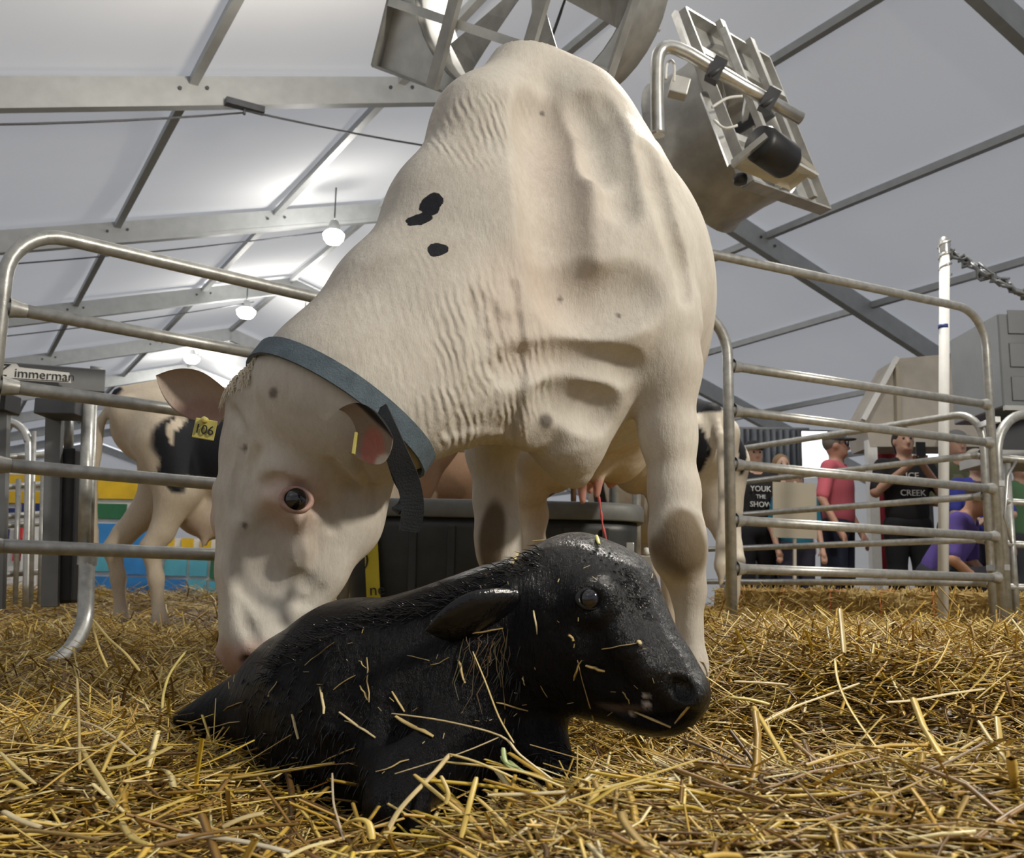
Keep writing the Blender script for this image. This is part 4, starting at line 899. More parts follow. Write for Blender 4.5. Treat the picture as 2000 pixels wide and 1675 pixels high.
m = MB(); m.tube(spline([P(1285, 265, 4.05), P(1283, 180, 4.05), P(1284, 120, 4.05), P(1292, 98, 4.05), P(1312, 92, 4.05), P(1345, 105, 4.06)], 6)+[P(1450, 168, 4.12), P(1565, 232, 4.2)], .031, 16); m.build('hanger_pipe', M['galv_l'], r2)
for (x, y, Y) in ((1398, 138, 4.09), (1502, 197, 4.16)): m = MB(); m.box(P(x, y, Y), (.06, .10, .10), Euler((.3, .5, 0)).to_matrix()); m.tube([P(x-12, y+10, Y-.04), P(x+14, y-8, Y-.04)], .012, 8); m.build('pipe_clamp', M['steel_d'], r2)
m = MB(); m.box(P(1326, 172, 4.15), (.085, .07, .085), Euler((0, .25, 0)).to_matrix()); m.build('switch_box', M['fan_l'], r2, bevel=.006)
for w_ in ([P(1300, 155, 4.1), P(1302, 128, 4.1), P(1310, 118, 4.1), P(1317, 130, 4.1), P(1316, 160, 4.12)], [P(1390, 210, 4.1), P(1420, 192, 4.1), P(1450, 188, 4.1)], [P(1395, 235, 4.15), P(1415, 250, 4.12), P(1440, 245, 4.12)]): MB().tube(spline(w_, 6), .007, 6).build('wire', M['white'], r2)
for (a, b2) in (((1374, 180, 4.2), (1428, 322, 4.2)), ((1318, 25, 4.4), (1345, 100, 4.3)), ((1412, 56, 4.3), (1452, 158, 4.25)), ((1428, 322, 4.2), (1498, 265, 4.1)), ((1283, 60, 4.05), (1283, -60, 4.05))):
    MB().bar(P(*a), P(*b2), .022, .03).build('support_bar', M['galv_l'], r2)
a = P(1283, -60, 4.05); MB().tube([a, Vector((a.x, a.y, RZ-SL*abs((a-A1).dot(BX))))], .008, 6).build('hanging_cable', M['steel_d'], r2)
# first fan, cut off by the top edge
Bl = P(742, 132, 4.25); Br = P(1153, 283, 3.9); exf = (Br-Bl).normalized(); eyf = Vector((.30, -.50, .82)); eyf = (eyf-exf*eyf.dot(exf)).normalized(); sz = (Br-Bl).length
r1, Q1, n1 = fan('large square galvanised barn fan hanging at the top edge above the white cow', (Bl+Br)/2+eyf*sz/2, exf, -eyf, sz, .30, .47)
MB().tube([P(1104, 0, 3.95), P(1075, 80, 4.0)], .008, 6).build('wire', M['steel_d'], r1)
a = Q1(0, -sz/2, -.03); MB().tube([a, Vector((a.x, a.y, RZ-SL*abs((a-A1).dot(BX))))], .012, 6).build('hanging_cable', M['steel_d'], r1)
# ------------------------------------------------------------------ things behind the pen, right
def ground(x, Y): v = P(x, 1100, Y); v.z = 0; return v
bth = empty('booth', tuple(ground(1810, 9.3)), 'plywood booth with a sloping upper edge behind the spectators, beside the grey unit', 'booth')
poly = [(1688, 818, 9.0), (1752, 700, 9.0), (1842, 692, 9.0), (1935, 735, 9.0), (1935, 872, 9.0), (1700, 872, 9.0)]
MB().prism([P(*p) for p in poly], (0, .5, 0)).build('side_panel', M['wood'], bth)
MB().bar(P(1686, 820, 8.97), P(1752, 698, 8.97), .05, .04).build('edge_trim', M['white'], bth)
MB().bar(P(1752, 712, 8.96), P(1755, 865, 8.96), .06, .04).build('edge_trim', M['board'], bth)
for x in (1700, 1925): p = P(x, 860, 9.05); MB().bar((p.x, p.y, 0), p, .09, .09).build('upright', M['white'], bth)
rb = empty('banner', tuple(ground(1732, 9.6)), 'dark red cloth banner hanging beside the white booth upright', 'banner')
a, b2 = P(1703, 845, 9.6), P(1765, 1120, 9.6); V = []; Fc = []
for i in range(13):
    for j in range(3): t = i/12; V.append((a.x+(b2.x-a.x)*t, 9.6+.03*math.sin(t*14), a.z+(b2.z-a.z)*j/2))
for i in range(12):
    for j in range(2): Fc.append((i*3+j, i*3+j+1, i*3+j+4, i*3+j+3))
o = link_mesh('cloth', V, Fc, M['red'], rb, True); o.modifiers.new('t', 'SOLIDIFY').thickness = .01
MB().tube([P(1700, 843, 9.6), P(1768, 845, 9.6)], .015, 8).build('rod', M['alu'], rb)
dr = empty('drape', tuple(ground(1500, 11.5)), 'grey pleated pipe-and-drape curtain behind the spectators', 'curtain')
a, b2 = P(1425, 838, 11.5), P(1575, 1120, 11.5); V = []; Fc = []
for i in range(81):
    for j in range(2): t = i/80; V.append((a.x+(b2.x-a.x)*t, 11.5+.05*math.sin(t*70)+.02*math.sin(t*31), a.z if j else .02))
for i in range(80): Fc.append((i*2, i*2+1, i*2+3, i*2+2))
link_mesh('cloth', V, Fc, M['drape'], dr, True).modifiers.new('t', 'SOLIDIFY').thickness = .008
MB().tube([P(1420, 836, 11.5), P(1580, 838, 11.5)], .02, 8).build('rod', M['alu'], dr)
for i, (x0, y0, x1, y1, Y, l) in enumerate(((1566, 842, 1646, 918, 10.6, 'glowing white screen between the grey curtain and the white upright'), (1790, 846, 1838, 918, 10.2, 'small glowing white screen behind the slim white pole'))):
    a = P(x0, y0, Y); b2 = P(x1, y1, Y); e = empty('screen', ((a.x+b2.x)/2, Y, 0), l, 'screen', )
    MB().box(((a.x+b2.x)/2, Y+.03, (a.z+b2.z)/2), (b2.x-a.x+.04, .04, a.z-b2.z+.04)).build('casing', M['black'], e)
    MB().box(((a.x+b2.x)/2, Y, (a.z+b2.z)/2), (b2.x-a.x, .02, a.z-b2.z)).build('display', M['screen'], e)
    MB().bar(((a.x+b2.x)/2, Y+.06, 0), ((a.x+b2.x)/2, Y+.06, a.z), .06, .06).build('stand', M['steel_d'], e)
hv = empty('ventilation_unit', tuple(ground(2080, 6.4)), 'large dark grey sheet metal ventilation unit on legs beyond the panel corner', 'ventilation unit')
a = P(1948, 612, 6.1); b2 = P(2260, 800, 6.1)
MB().box(((a.x+b2.x)/2, 6.45, (a.z+b2.z)/2), (b2.x-a.x, .7, a.z-b2.z)).build('casing', M['hvac'], hv, bevel=.01)
for z in (.12, .34, .56): MB().box(((a.x+b2.x)/2, 6.095, b2.z+z), (b2.x-a.x-.12, .012, .16)).build('access_panel', M['hvac'], hv, bevel=.004)
MB().bar((a.x, 6.09, b2.z-.01), (b2.x, 6.09, b2.z-.01), .03, .03).build('edge_trim', M['alu'], hv)
MB().box(((a.x+b2.x)/2+.1, 6.45, b2.z-.14), (b2.x-a.x-.2, .6, .24)).build('plenum', M['black'], hv)
MB().box(((a.x+b2.x)/2, 6.45, b2.z-.30), (b2.x-a.x, .6, .06)).build('shelf', M['alu'], hv)
for x in (a.x+.55, b2.x-.1):
    for y in (6.18, 6.7): MB().bar((x, y, 0), (x, y, b2.z-.3), .06, .06).build('leg', M['steel_d'], hv)
bd = empty('board', tuple(P(1552, 1050, 7.7)), 'blank beige board propped up behind the rails, left of the pink shirt', 'board')
MB().box(P(1552, 996, 7.7), (.345, .012, .44), Matrix.Rotation(.015, 3, 'Y')).build('sheet', M['board'], bd)
MB().bar(P(1552, 940, 7.72), P(1552, 1160, 7.72), .03, .02).build('stake', M['wood'], bd)
# left: display boards far behind the chute
def board(label, x0, y0, x1, y1, Y, panels):
    a = P(x0, y0, Y); b2 = P(x1, y1, Y); e = empty('display_board', ((a.x+b2.x)/2, Y, 0), label, 'display')
    MB().box(((a.x+b2.x)/2, Y+.04, (a.z)/2), (b2.x-a.x, .04, a.z)).build('backing', M['white'], e)
    for (fx0, fy0, fx1, fy1, m_) in panels:
        X0 = a.x+(b2.x-a.x)*fx0; X1 = a.x+(b2.x-a.x)*fx1; Z0 = a.z+(b2.z-a.z)*fy0; Z1 = a.z+(b2.z-a.z)*fy1
        MB().box(((X0+X1)/2, Y, (Z0+Z1)/2), (X1-X0, .03, Z0-Z1)).build('panel', M[m_], e)
    for f in (0, 1): MB().bar((a.x+(b2.x-a.x)*f, Y-.02, 0), (a.x+(b2.x-a.x)*f, Y-.02, a.z), .05, .05).build('upright', M['galv'], e)
for k, c in (('navy', (.02, .035, .16)), ('b_yel', (.75, .48, .02)), ('b_blue', (.04, .25, .62)), ('b_cyan', (.12, .48, .62)), ('b_red', (.62, .04, .05)), ('b_green', (.03, .16, .07))): M[k] = simple(k+'_panel', c, .5, 0, .15, 6)
board('navy, white and red display board behind the chute at the far left', -40, 925, 100, 1185, 9.5, [(.0, .0, 1, .09, 'b_yel'), (0, .13, 1, .22, 'b_yel'), (.0, .26, .5, .33, 'navy'), (.55, .22, 1, .3, 'navy'), (.2, .42, .42, 1, 'navy'), (.50, .40, .58, .66, 'b_red'), (.84, .40, 1, .80, 'b_red'), (.60, .48, .8, .95, 'white'), (.0, .36, .2, .6, 'b_green')])
board('blue display with a yellow header behind the chute post', 176, 925, 310, 1172, 10.0, [(0, 0, 1, .2, 'b_yel'), (0, .4, .45, .62, 'b_blue'), (.0, .82, 1, 1, 'b_blue'), (.0, .66, .5, .78, 'b_cyan'), (.5, .3, 1, .8, 'b_blue'), (.1, .24, .5, .36, 'b_green')])
board('pale blue rack of panes with yellow cards, right of the spotted cow\'s hind legs', 322, 1050, 470, 1172, 9.6, [(0, 0, .12, .18, 'b_yel'), (.22, 0, .36, .18, 'b_yel'), (.46, 0, .58, .18, 'b_yel'), (.68, 0, .84, .18, 'b_yel'), (0, .2, .9, .3, 'b_blue'), (0, .36, .3, .62, 'b_cyan'), (.34, .36, .56, .62, 'b_cyan'), (.6, .36, .8, .66, 'b_green'), (0, .68, .3, 1, 'b_blue'), (.34, .68, .56, 1, 'b_cyan'), (.6, .7, .9, 1, 'b_cyan')])
# ------------------------------------------------------------------ straw bales
def bale(i, x, Y, L, label, rot):
    c = ground(x, Y); root = empty('straw_bale', tuple(c), label, 'bale', 'row of straw bales behind the pen rails'); g = np.random.default_rng(40+i)
    R = Matrix.Rotation(rot, 3, 'Z'); V = []; Q = []
    nx, ny, nz = 22, 9, 9; pts = {}
    bm = bmesh.new(); bmesh.ops.create_cube(bm, size=1); bmesh.ops.subdivide_edges(bm, edges=bm.edges[:], cuts=9, use_grid_fill=True)
    A = np.array([v.co[:] for v in bm.verts]); n = smooth_noise(A*[3, 1, 1], 16, i)*.012+smooth_noise(A*[3, 1, 1], 40, i+9)*.008
    for v, d in zip(bm.verts, n): nn = v.co.normalized(); v.co = R @ Vector((v.co.x*L, v.co.y*.42, (v.co.z+.5)*.36))+(R @ nn)*float(d)
    me = bpy.data.meshes.new('bale_body'); bm.to_mesh(me); bm.free(); me.materials.append(M['bale']); o = bpy.data.objects.new('bale_body', me); COL.objects.link(o); o.parent = root
    # tufts
    k = 700; p = np.stack([g.uniform(-.5, .5, k)*L, np.where(g.random(k) < .6, -.215, g.uniform(-.2, .2, k)), g.uniform(0, .36, k)], 1); p[:, 2] = np.where(p[:, 1] > -.21, .365, p[:, 2])
    d = g.normal(size=(k, 3)); d[:, 1] -= .4*(p[:, 1] < -.21); d /= np.linalg.norm(d, axis=1)[:, None]; sdv = np.cross(d, [0, 0, 1.]); sdv /= np.linalg.norm(sdv, axis=1)[:, None]; up = np.cross(sdv, d); l = g.uniform(.04, .14, k)[:, None]; Vv = []
    for t in (-.5, .5):
        for (a, b2) in ((1, 0), (0, 1), (-1, 0), (0, -1)): Vv.append(p+d*l*t+sdv*a*.003+up*b2*.003)
    Vv = np.stack(Vv, 1) @ np.array(R).T; q = np.array([(j, (j+1) % 4, 4+(j+1) % 4, 4+j) for j in range(4)]); Qq = (np.arange(k)*8)[:, None, None]+q
    cc = np.array([(.62, .45, .15), (.45, .30, .09), (.70, .55, .25)])[g.integers(0, 3, k)]
    o = raw_mesh('loose_stalks', Vv.reshape(-1, 3), Qq.reshape(-1, 4), np.repeat(cc, 8, 0), M['straw'], root); o['kind'] = 'stuff'
    for s in (-.22, .22):
        m = MB(); m.tube([Vector(c)+R @ Vector((s*L, y, z)) for y, z in ((-.222, .01), (-.224, .18), (-.21, .372), (0, .376), (.21, .372), (.224, .1))], .004, 5); m.build('twine', M['orange'], root)
M['bale'] = simple('bale_straw', (.34, .23, .075), .85, 0, .45, 30, .9, 60)
BL = ['straw bale at the left end of the row, under the beige board', 'straw bale in the middle of the row, under the person in black', 'straw bale at the right end of the row by the panel corner']
for i, (x, Y) in enumerate(((1510, 7.75), (1690, 7.15), (1895, 6.55))): bale(i, x, Y, .82, BL[i], -.72)
# ------------------------------------------------------------------ spectators
def person(label, x, Y, z0, H, yaw, skin, shirt, pants, hair, hat=None, arms=None, lean=0.0, seat=False, sleeve=.45, prints=None, camo=None, glasses=False, phone=False, hairlen=0, vox=.0145, headturn=0.0):
    gp = ground(x, Y); root = empty('person', (gp.x, gp.y, z0), label, 'person'); root.rotation_euler = (0, 0, yaw); k = H/1.74; root.scale = (k, k, k); WORG[root.name] = Vector((0, 0, 0))
    hz = .93
    def B(p):   # upper body leans about the hips; y < 0 is the front
        p = Vector(p); q = p-Vector((0, 0, hz)); q = Matrix.Rotation(lean, 3, 'X') @ q; return q+Vector((0, 0, hz))
    def Hd(p):
        p = Vector(p)-Vector((0, 0, 1.5)); p = Matrix.Rotation(headturn, 3, 'Z') @ p; return B(p+Vector((0, 0, 1.5)))
    Rl = np.array(Matrix.Rotation(lean, 3, 'X')); Rh = np.array(Matrix.Rotation(lean, 3, 'X') @ Matrix.Rotation(headturn, 3, 'Z'))
    lo = (-.62, -.85, -.02); hi = (.62, .45, 1.95); new = lambda: SDF(lo, hi, vox)
    sh = {q: Vector((.185*q, .01, 1.40)) for q in (-1, 1)}
    arms = arms or {-1: ((-.25, .03, 1.12), (-.24, -.10, .88)), 1: ((.25, .03, 1.12), (.24, -.10, .88))}
    if seat: legs = {q: [((.09*q, 0, hz-.02), .09), ((.13*q, -.42, hz-.02), .065), ((.13*q, -.44, hz-.44), .045)] for q in (-1, 1)}
    else: legs = {q: [((.09*q, 0, hz-.04), .09), ((.105*q, -.015, .50), .06), ((.11*q, .02, .09), .042)] for q in (-1, 1)}
    s = new()
    s.ell(Hd((0, .0, 1.615)), (.074, .092, .108), Rh, .02); s.ell(Hd((0, -.035, 1.545)), (.054, .062, .062), Rh, .03)
    s.cap(Hd((0, -.09, 1.615)), Hd((0, -.108, 1.582)), .011, .016, .012); s.cap(Hd((-.02, -.092, 1.528)), Hd((.02, -.092, 1.528)), .009, .009, .01)
    for q in (-1, 1): s.ell(Hd((.076*q, .005, 1.598)), (.012, .022, .034), Rh, .01); s.ell(Hd((.030*q, -.088, 1.622)), (.016, .012, .010), Rh, .012, sub=True)
    s.cap(B((0, .02, 1.40)), Hd((0, .0, 1.53)), .058, .054, .03)
    s.ell(B((0, 0, 1.25)), (.165, .10, .22), Rl, .05); s.ell(B((0, 0, 1.0)), (.15, .10, .16), Rl, .05); s.cap(B((-.14, .01, 1.40)), B((.14, .01, 1.40)), .055, .055, .05)
    s.ell((0, 0, hz), (.15, .11, .12), k=.05)
    for q in (-1, 1):
        s.chain([(Vector(p), r) for p, r in legs[q]], .03)
        f = Vector(legs[q][-1][0]); s.cap(f+Vector((0, .01, -.04)), f+Vector((0, -.15, -.055)), .038, .028, .02)
        e, h = (B(p) for p in arms[q]); a = B(sh[q]); s.chain([(a, .052), (e, .040), (h, .027)], .025)
        d = (h-e).normalized(); up = Vector((0, 0, 1)); sd = d.cross(up).normalized() if abs(d.z) < .9 else Vector((0, 1, 0)); nn = sd.cross(d)
        s.cap(h+d*.02, h+d*.065, .028, .030, .015)
        for i, (o, L) in enumerate(((-.028, .06), (-.010, .075), (.009, .07), (.026, .055))): pa = h+d*.085+sd*o; s.chain([(pa, .0105), (pa+d*L*.55-nn*.012, .010), (pa+d*L*.85-nn*.032, .009)], .006)
        s.chain([(h+d*.03+sd*.03*q, .012), (h+d*.065+sd*.052*q-nn*.015, .011)], .01)
    def scol(V):
        c = np.tile(np.array(skin), (len(V), 1)); c = lerp(c, (skin[0]*.75, skin[1]*.45, skin[2]*.42), .7*near(V, Hd((0, -.1, 1.528)), (.028, .03, .010), .4))
        c = lerp(c, (.05, .035, .03), .8*np.maximum(near(V, Hd((.03, -.085, 1.645)), (.02, .03, .005), .5), near(V, Hd((-.03, -.085, 1.645)), (.02, .03, .005), .5)))
        return c
    body_mesh('body', s, M['skin'], root, scol)
    flat = lambda c: (lambda V: np.tile(np.array(c), (len(V), 1))*(1+.05*smooth_noise(V, 25, 5))[:, None])
    cf = flat(shirt)
    if camo: cf = lambda V: np.array(camo)[np.clip((smooth_noise(V, 28, 3)*1.1+1.5).astype(int), 0, len(camo)-1)]
    s = new(); s.ell(B((0, -.01, 1.24)), (.190, .128, .25), Rl, .05); s.ell(B((0, -.005, 1.02)), (.178, .130, .20), Rl, .06); s.cap(B((-.145, .01, 1.385)), B((.145, .01, 1.385)), .068, .068, .05)
    for q in (-1, 1): a = B(sh[q]); e = B(arms[q][0]); s.cap(a, a.lerp(e, min(1, sleeve*1.9)), .066, .056, .03); (sleeve > .6) and s.cap(e, B(arms[q][1]), .052, .04, .03)
    s.cap(B((0, .0, 1.52)), B((0, -.02, 1.44)), .05, .072, .015, sub=True)
    body_mesh('shirt', s, M['cloth'], root, cf)
    s = new(); s.ell((0, 0, hz), (.168, .128, .13), k=.05)
    for q in (-1, 1): s.chain([(Vector(p), r*1.14+.006) for p, r in legs[q]], .04)
    body_mesh('trousers', s, M['cloth'], root, flat(pants))
    for q in (-1, 1):
        f = Vector(legs[q][-1][0]); s = SDF(np.array(f)-(.1, .3, .12), np.array(f)+(.1, .15, .1), vox); s.cap(f+Vector((0, .015, -.035)), f+Vector((0, -.15, -.05)), .05, .036, .03); body_mesh('shoe', s, M['cloth'], root, flat((.03, .03, .035)))
    s = new(); s.ell(Hd((0, .018, 1.640)), (.084, .095, .098), Rh, .02)
    if hairlen: s.cap(Hd((0, .05, 1.60)), Hd((0, .06, 1.60-hairlen)), .08, .06, .03)
    s.ell(Hd((0, -.10, 1.560)), (.085, .085, .105), Rh, .02, sub=True); body_mesh('hair', s, M['cloth'], root, flat(hair))
    if hat:
        s = new(); s.ell(Hd((0, .005, 1.662)), (.094, .108, .080), Rh, .01); s.ell(Hd((0, 0, 1.585)), (.2, .2, .068), Rh, .008, sub=True)
        s.ell(Hd((0, -.112, 1.662)), (.066, .066, .010), Rh, .012); body_mesh('cap', s, M['cloth'], root, flat(hat))
    for q in (-1, 1):
        m = MB(); m.lathe([(.0105*math.sin(a), .0105*math.cos(a)) for a in [math.pi*i/6 for i in range(7)]], Hd((.030*q, -.079, 1.622)), n=8); m.build('eye', M['eye'], root)
    if glasses:
        for q in (-1, 1): m = MB(); m.lathe([(.026, -.004), (.026, .004), (.001, .004), (.001, -.004)], Hd((.033*q, -.104, 1.62)), Matrix(Rh.tolist()) @ RX, 14); m.build('sunglass_lens', M['black'], root)
        MB().tube([Hd((-.075, -.02, 1.62)), Hd((-.06, -.104, 1.622)), Hd((.06, -.104, 1.622)), Hd((.075, -.02, 1.62))], .003, 6).build('glasses_frame', M['black'], root)
    for (t, z, sz, col) in (prints or []): text('shirt_print', t, B((0, -.147 if z > 1.1 else -.142, z)), sz, col, root, Matrix(Rl.tolist()) @ RX, .004)
    return root, B
def vattr(name, rough, bs=60):
    m, t, b = newmat(name); at = N(t, 'ShaderNodeAttribute', attribute_name='Col'); t.links.new(at.outputs['Color'], b.inputs['Base Color']); b.inputs['Roughness'].default_value = rough; bump(t, b, noise(t, objco(t), bs), .25, .01); return m
M['skin'] = vattr('skin', .5); M['cloth'] = vattr('cloth', .85, 20); M['print'] = simple('white_print', (.7, .7, .7), .8, 0, .05)
SK = (.48, .28, .20); SKL = (.55, .36, .27)
def zt(y, x, Y): return HC+(1133+.02*x-y)/F*Y
person('person in a black t-shirt with white lettering and a black cap, beside the bent post', 1476, 8.4, 0, 1.66, .15, SK, (.010, .010, .012), (.012, .013, .02), (.02, .015, .012), (.012, .012, .013), hairlen=.16, prints=[('YOUK', 1.28, .070, M['print']), ('THE', 1.21, .05, M['print']), ('SHOW', 1.14, .068, M['print'])])
person('bare-headed person with short fair hair looking over a child\'s dark cap', 1531, 9.0, 0, 1.64, .1, SKL, (.02, .14, .22), (.02, .025, .05), (.25, .16, .09))
person('child in a dark cap and blue top behind the beige board', 1556, 8.2, 0, 1.40, .1, SK, (.015, .16, .26), (.02, .02, .04), (.03, .02, .015), (.014, .016, .02))
person('person in a pink t-shirt and grey cap turned to the side', 1640, 8.5, 0, 1.78, .95, (.50, .27, .19), (.60, .13, .17), (.012, .016, .04), (.16, .14, .12), (.13, .135, .14), arms={-1: ((-.27, .05, 1.12), (-.30, -.10, .86)), 1: ((.27, .02, 1.12), (.26, -.12, .86))}, headturn=.35, glasses=True)
r, B = person('person in a black t-shirt holding a phone up to the mouth', 1776, 8.3, 0, 1.80, -.02, SK, (.008, .008, .010), (.008, .009, .012), (.03, .02, .015), None, arms={-1: ((-.27, -.06, 1.17), (-.05, -.25, 1.38)), 1: ((.27, -.06, 1.17), (.05, -.25, 1.38))}, hairlen=.05, prints=[('ICE', 1.30, .075, M['print']), ('CREEK', 1.16, .07, M['print'])])
MB().box((0, -.345, 1.475), (.075, .012, .15)).build('phone', M['black'], r)
CAMO = [(.05, .06, .03), (.11, .12, .06), (.20, .19, .12), (.07, .09, .05)]
person('person in a camouflage shirt and grey cap behind the slim white pole', 1880, 8.8, 0, 1.86, .1, SK, (.1, .1, .06), (.05, .04, .03), (.05, .035, .025), (.17, .17, .175), camo=CAMO, arms={-1: ((-.28, -.02, 1.12), (-.06, -.20, 1.05)), 1: ((.28, -.02, 1.12), (.06, -.20, 1.08))}, sleeve=.5)
person('person in a blue top and pale cap with folded arms by the panel corner', 1918, 8.35, 0, 1.62, -.1, SKL, (.05, .06, .38), (.03, .03, .06), (.10, .06, .04), (.45, .42, .38), glasses=True, arms={-1: ((-.25, -.10, 1.12), (.02, -.24, 1.02)), 1: ((.25, -.10, 1.12), (-.02, -.26, 1.06))})
person('seated person in a purple shirt leaning forward behind the bottom rails', 1822, 7.45, -.42, 1.72, .9, (.50, .27, .17), (.10, .065, .30), (.02, .02, .03), (.05, .03, .03), None, lean=.55, seat=True, arms={-1: ((-.28, -.12, 1.14), (-.12, -.38, 1.06)), 1: ((.28, -.12, 1.14), (.05, -.40, 1.10))})
person('person in a green top at the far right edge behind the arched gate', 2004, 9.1, 0, 1.70, .2, SK, (.09, .19, .09), (.05, .05, .06), (.04, .03, .02), None)
# ------------------------------------------------------------------ straw stuck to the calf, and the long loose stalks around it
def on_calf(x, y, off=.004):
    c = Vector((0, 0, HC)); d = (P(x, y, 1)-c).normalized(); h = calfsdf.hit(c, d, 2.4); return (Vector(h)-d*off) if h is not None else P(x, y, 1.35)
def crop8(cx, cy): return 320+.55*cx, 1020+.55*cy
g = np.random.default_rng(77); PALE = [(.72, .60, .34), (.62, .47, .20), (.56, .44, .22), (.50, .36, .14)]
class SB:
    def __init__(s): s.V = []; s.Q = []; s.C = []; s.n = 0
    def stalk(s, pts, r, c, flat=.6):
        n = len(pts); up0 = Vector((.1, -.2, 1))
        for i, p in enumerate(pts):
            d = (Vector(pts[min(i+1, n-1)])-Vector(pts[max(i-1, 0)])).normalized(); sd = d.cross(up0).normalized(); u = sd.cross(d); rr = r*(1 if 0 < i < n-1 else .7)
            for k in range(6): a = math.pi*k/3; s.V.append(Vector(p)+sd*rr*math.cos(a)+u*rr*flat*math.sin(a)); s.C.append(c)
        for i in range(n-1):
            for k in range(6): s.Q.append((s.n+i*6+k, s.n+i*6+(k+1) % 6, s.n+i*6+6+(k+1) % 6, s.n+i*6+6+k))
        s.n += 6*n
    def build(s, name, label): return tag(raw_mesh(name, np.array(s.V), np.array(s.Q), np.array(s.C), M['straw']), label, 'straw', kind='stuff')
w = SB()
for (a, b, r) in (((605, 425), (500, 505), .0012), ((600, 595), (680, 540), .0016), ((555, 585), (570, 680), .002), ((625, 675), (750, 765), .0026), ((560, 845), (680, 800), .0026), ((810, 600), (855, 670), .0022), ((820, 690), (960, 760), .0044), ((215, 665), (280, 635), .0024), ((120, 740), (270, 705), .0024), ((370, 615), (400, 565), .002), ((1045, 485), (1070, 570), .002), ((950, 510), (1010, 480), .0012), ((1555, 450), (1690, 425), .0014), ((1500, 510), (1565, 528), .0042), ((1440, 395), (1452, 420), .0030), ((455, 680), (480, 770), .0022), ((695, 580), (725, 630), .0014), ((1310, 310), (1330, 395), .0014), ((755, 885), (870, 842), .0016), ((1060, 400), (1200, 378), .0022), ((1455, 560), (1480, 490), .0022), ((1275, 545), (1280, 580), .0016), ((1630, 600), (1655, 640), .0018), ((690, 490), (720, 520), .001), ((1470, 490), (1540, 770), .0012), ((720, 480), (728, 640), .001), ((1690, 420), (1692, 438), .004), ((860, 470), (940, 490), .001), ((640, 700), (700, 735), .0012), ((1340, 580), (1360, 620), .0012), ((1180, 640), (1290, 670), .0024)):
    n = 5; pts = []
    for i in range(n):
        t = i/(n-1); pts.append(on_calf(*crop8(a[0]+(b[0]-a[0])*t+g.normal(0, 2), a[1]+(b[1]-a[1])*t+g.normal(0, 2)), .003+.002*g.random()))
    w.stalk(pts, r, PALE[int(g.integers(0, 4))], .4)
for i in range(26):     # the matted wisps hanging below the ear
    x0, y0 = g.uniform(1060, 1225), g.uniform(375, 480); L = g.uniform(40, 210); sl = g.uniform(-.1, .5); pts = [on_calf(*crop8(x0+g.normal(0, 5)-L*sl*t+g.normal(0, 14)*t, y0+L*t), .003+.004*g.random()) for t in (0, .33, .66, 1)]
    w.stalk(pts, g.uniform(.0004, .0009), (.15*g.uniform(.6, 1.3), .10, .045), .5)
for i in range(70):
    x, y = crop8(g.uniform(60, 1850), g.uniform(60, 900)); c = Vector((0, 0, HC))
    if calfsdf.hit(c, (P(x, y, 1)-c).normalized(), 2.4) is None: continue
    a = g.uniform(0, 6.3); L = g.uniform(3, 14); w.stalk([on_calf(x, y), on_calf(x+L*math.cos(a), y+L*math.sin(a))], g.uniform(.0005, .0012), PALE[int(g.integers(0, 4))], .5)
for (a, b, r, c) in (((1320, 745), (1300, 800), .0026, (.60, .62, .12)), ((1000, 1100), (1012, 1078), .003, PALE[0]), ((1040, 1056), (1063, 1054), .0018, PALE[1]), ((1165, 1045), (1170, 1062), .003, (.62, .60, .15)), ((1240, 1390), (1310, 1420), .0034, PALE[1]), ((1345, 1380), (1318, 1412), .0032, PALE[1])):
    if a[0] == 1320: continue
    w.stalk([on_calf(a[0], a[1]), on_calf((a[0]+b[0])/2, (a[1]+b[1])/2, .006), on_calf(b[0], b[1])], r, c, .4)
w.build('straw_wisps', 'bits of pale straw stuck to the wet coat of the newborn calf')
h = SB(); GOLD = [(.68, .50, .12), (.74, .58, .22), (.60, .44, .12), (.78, .66, .36)]
def Pg(x, y, Y): return P(x, y, Y)
c8 = lambda l, Y: [P(*crop8(x, y), Yy) for (x, y), Yy in zip(l, Y)]
c6 = lambda l, Y: [P(1040+.48*x, 1160+.48*y, Yy) for (x, y), Yy in zip(l, Y)]
c5 = lambda l, Y: [P(.35*x, 1160+.35*y, Yy) for (x, y), Yy in zip(l, Y)]
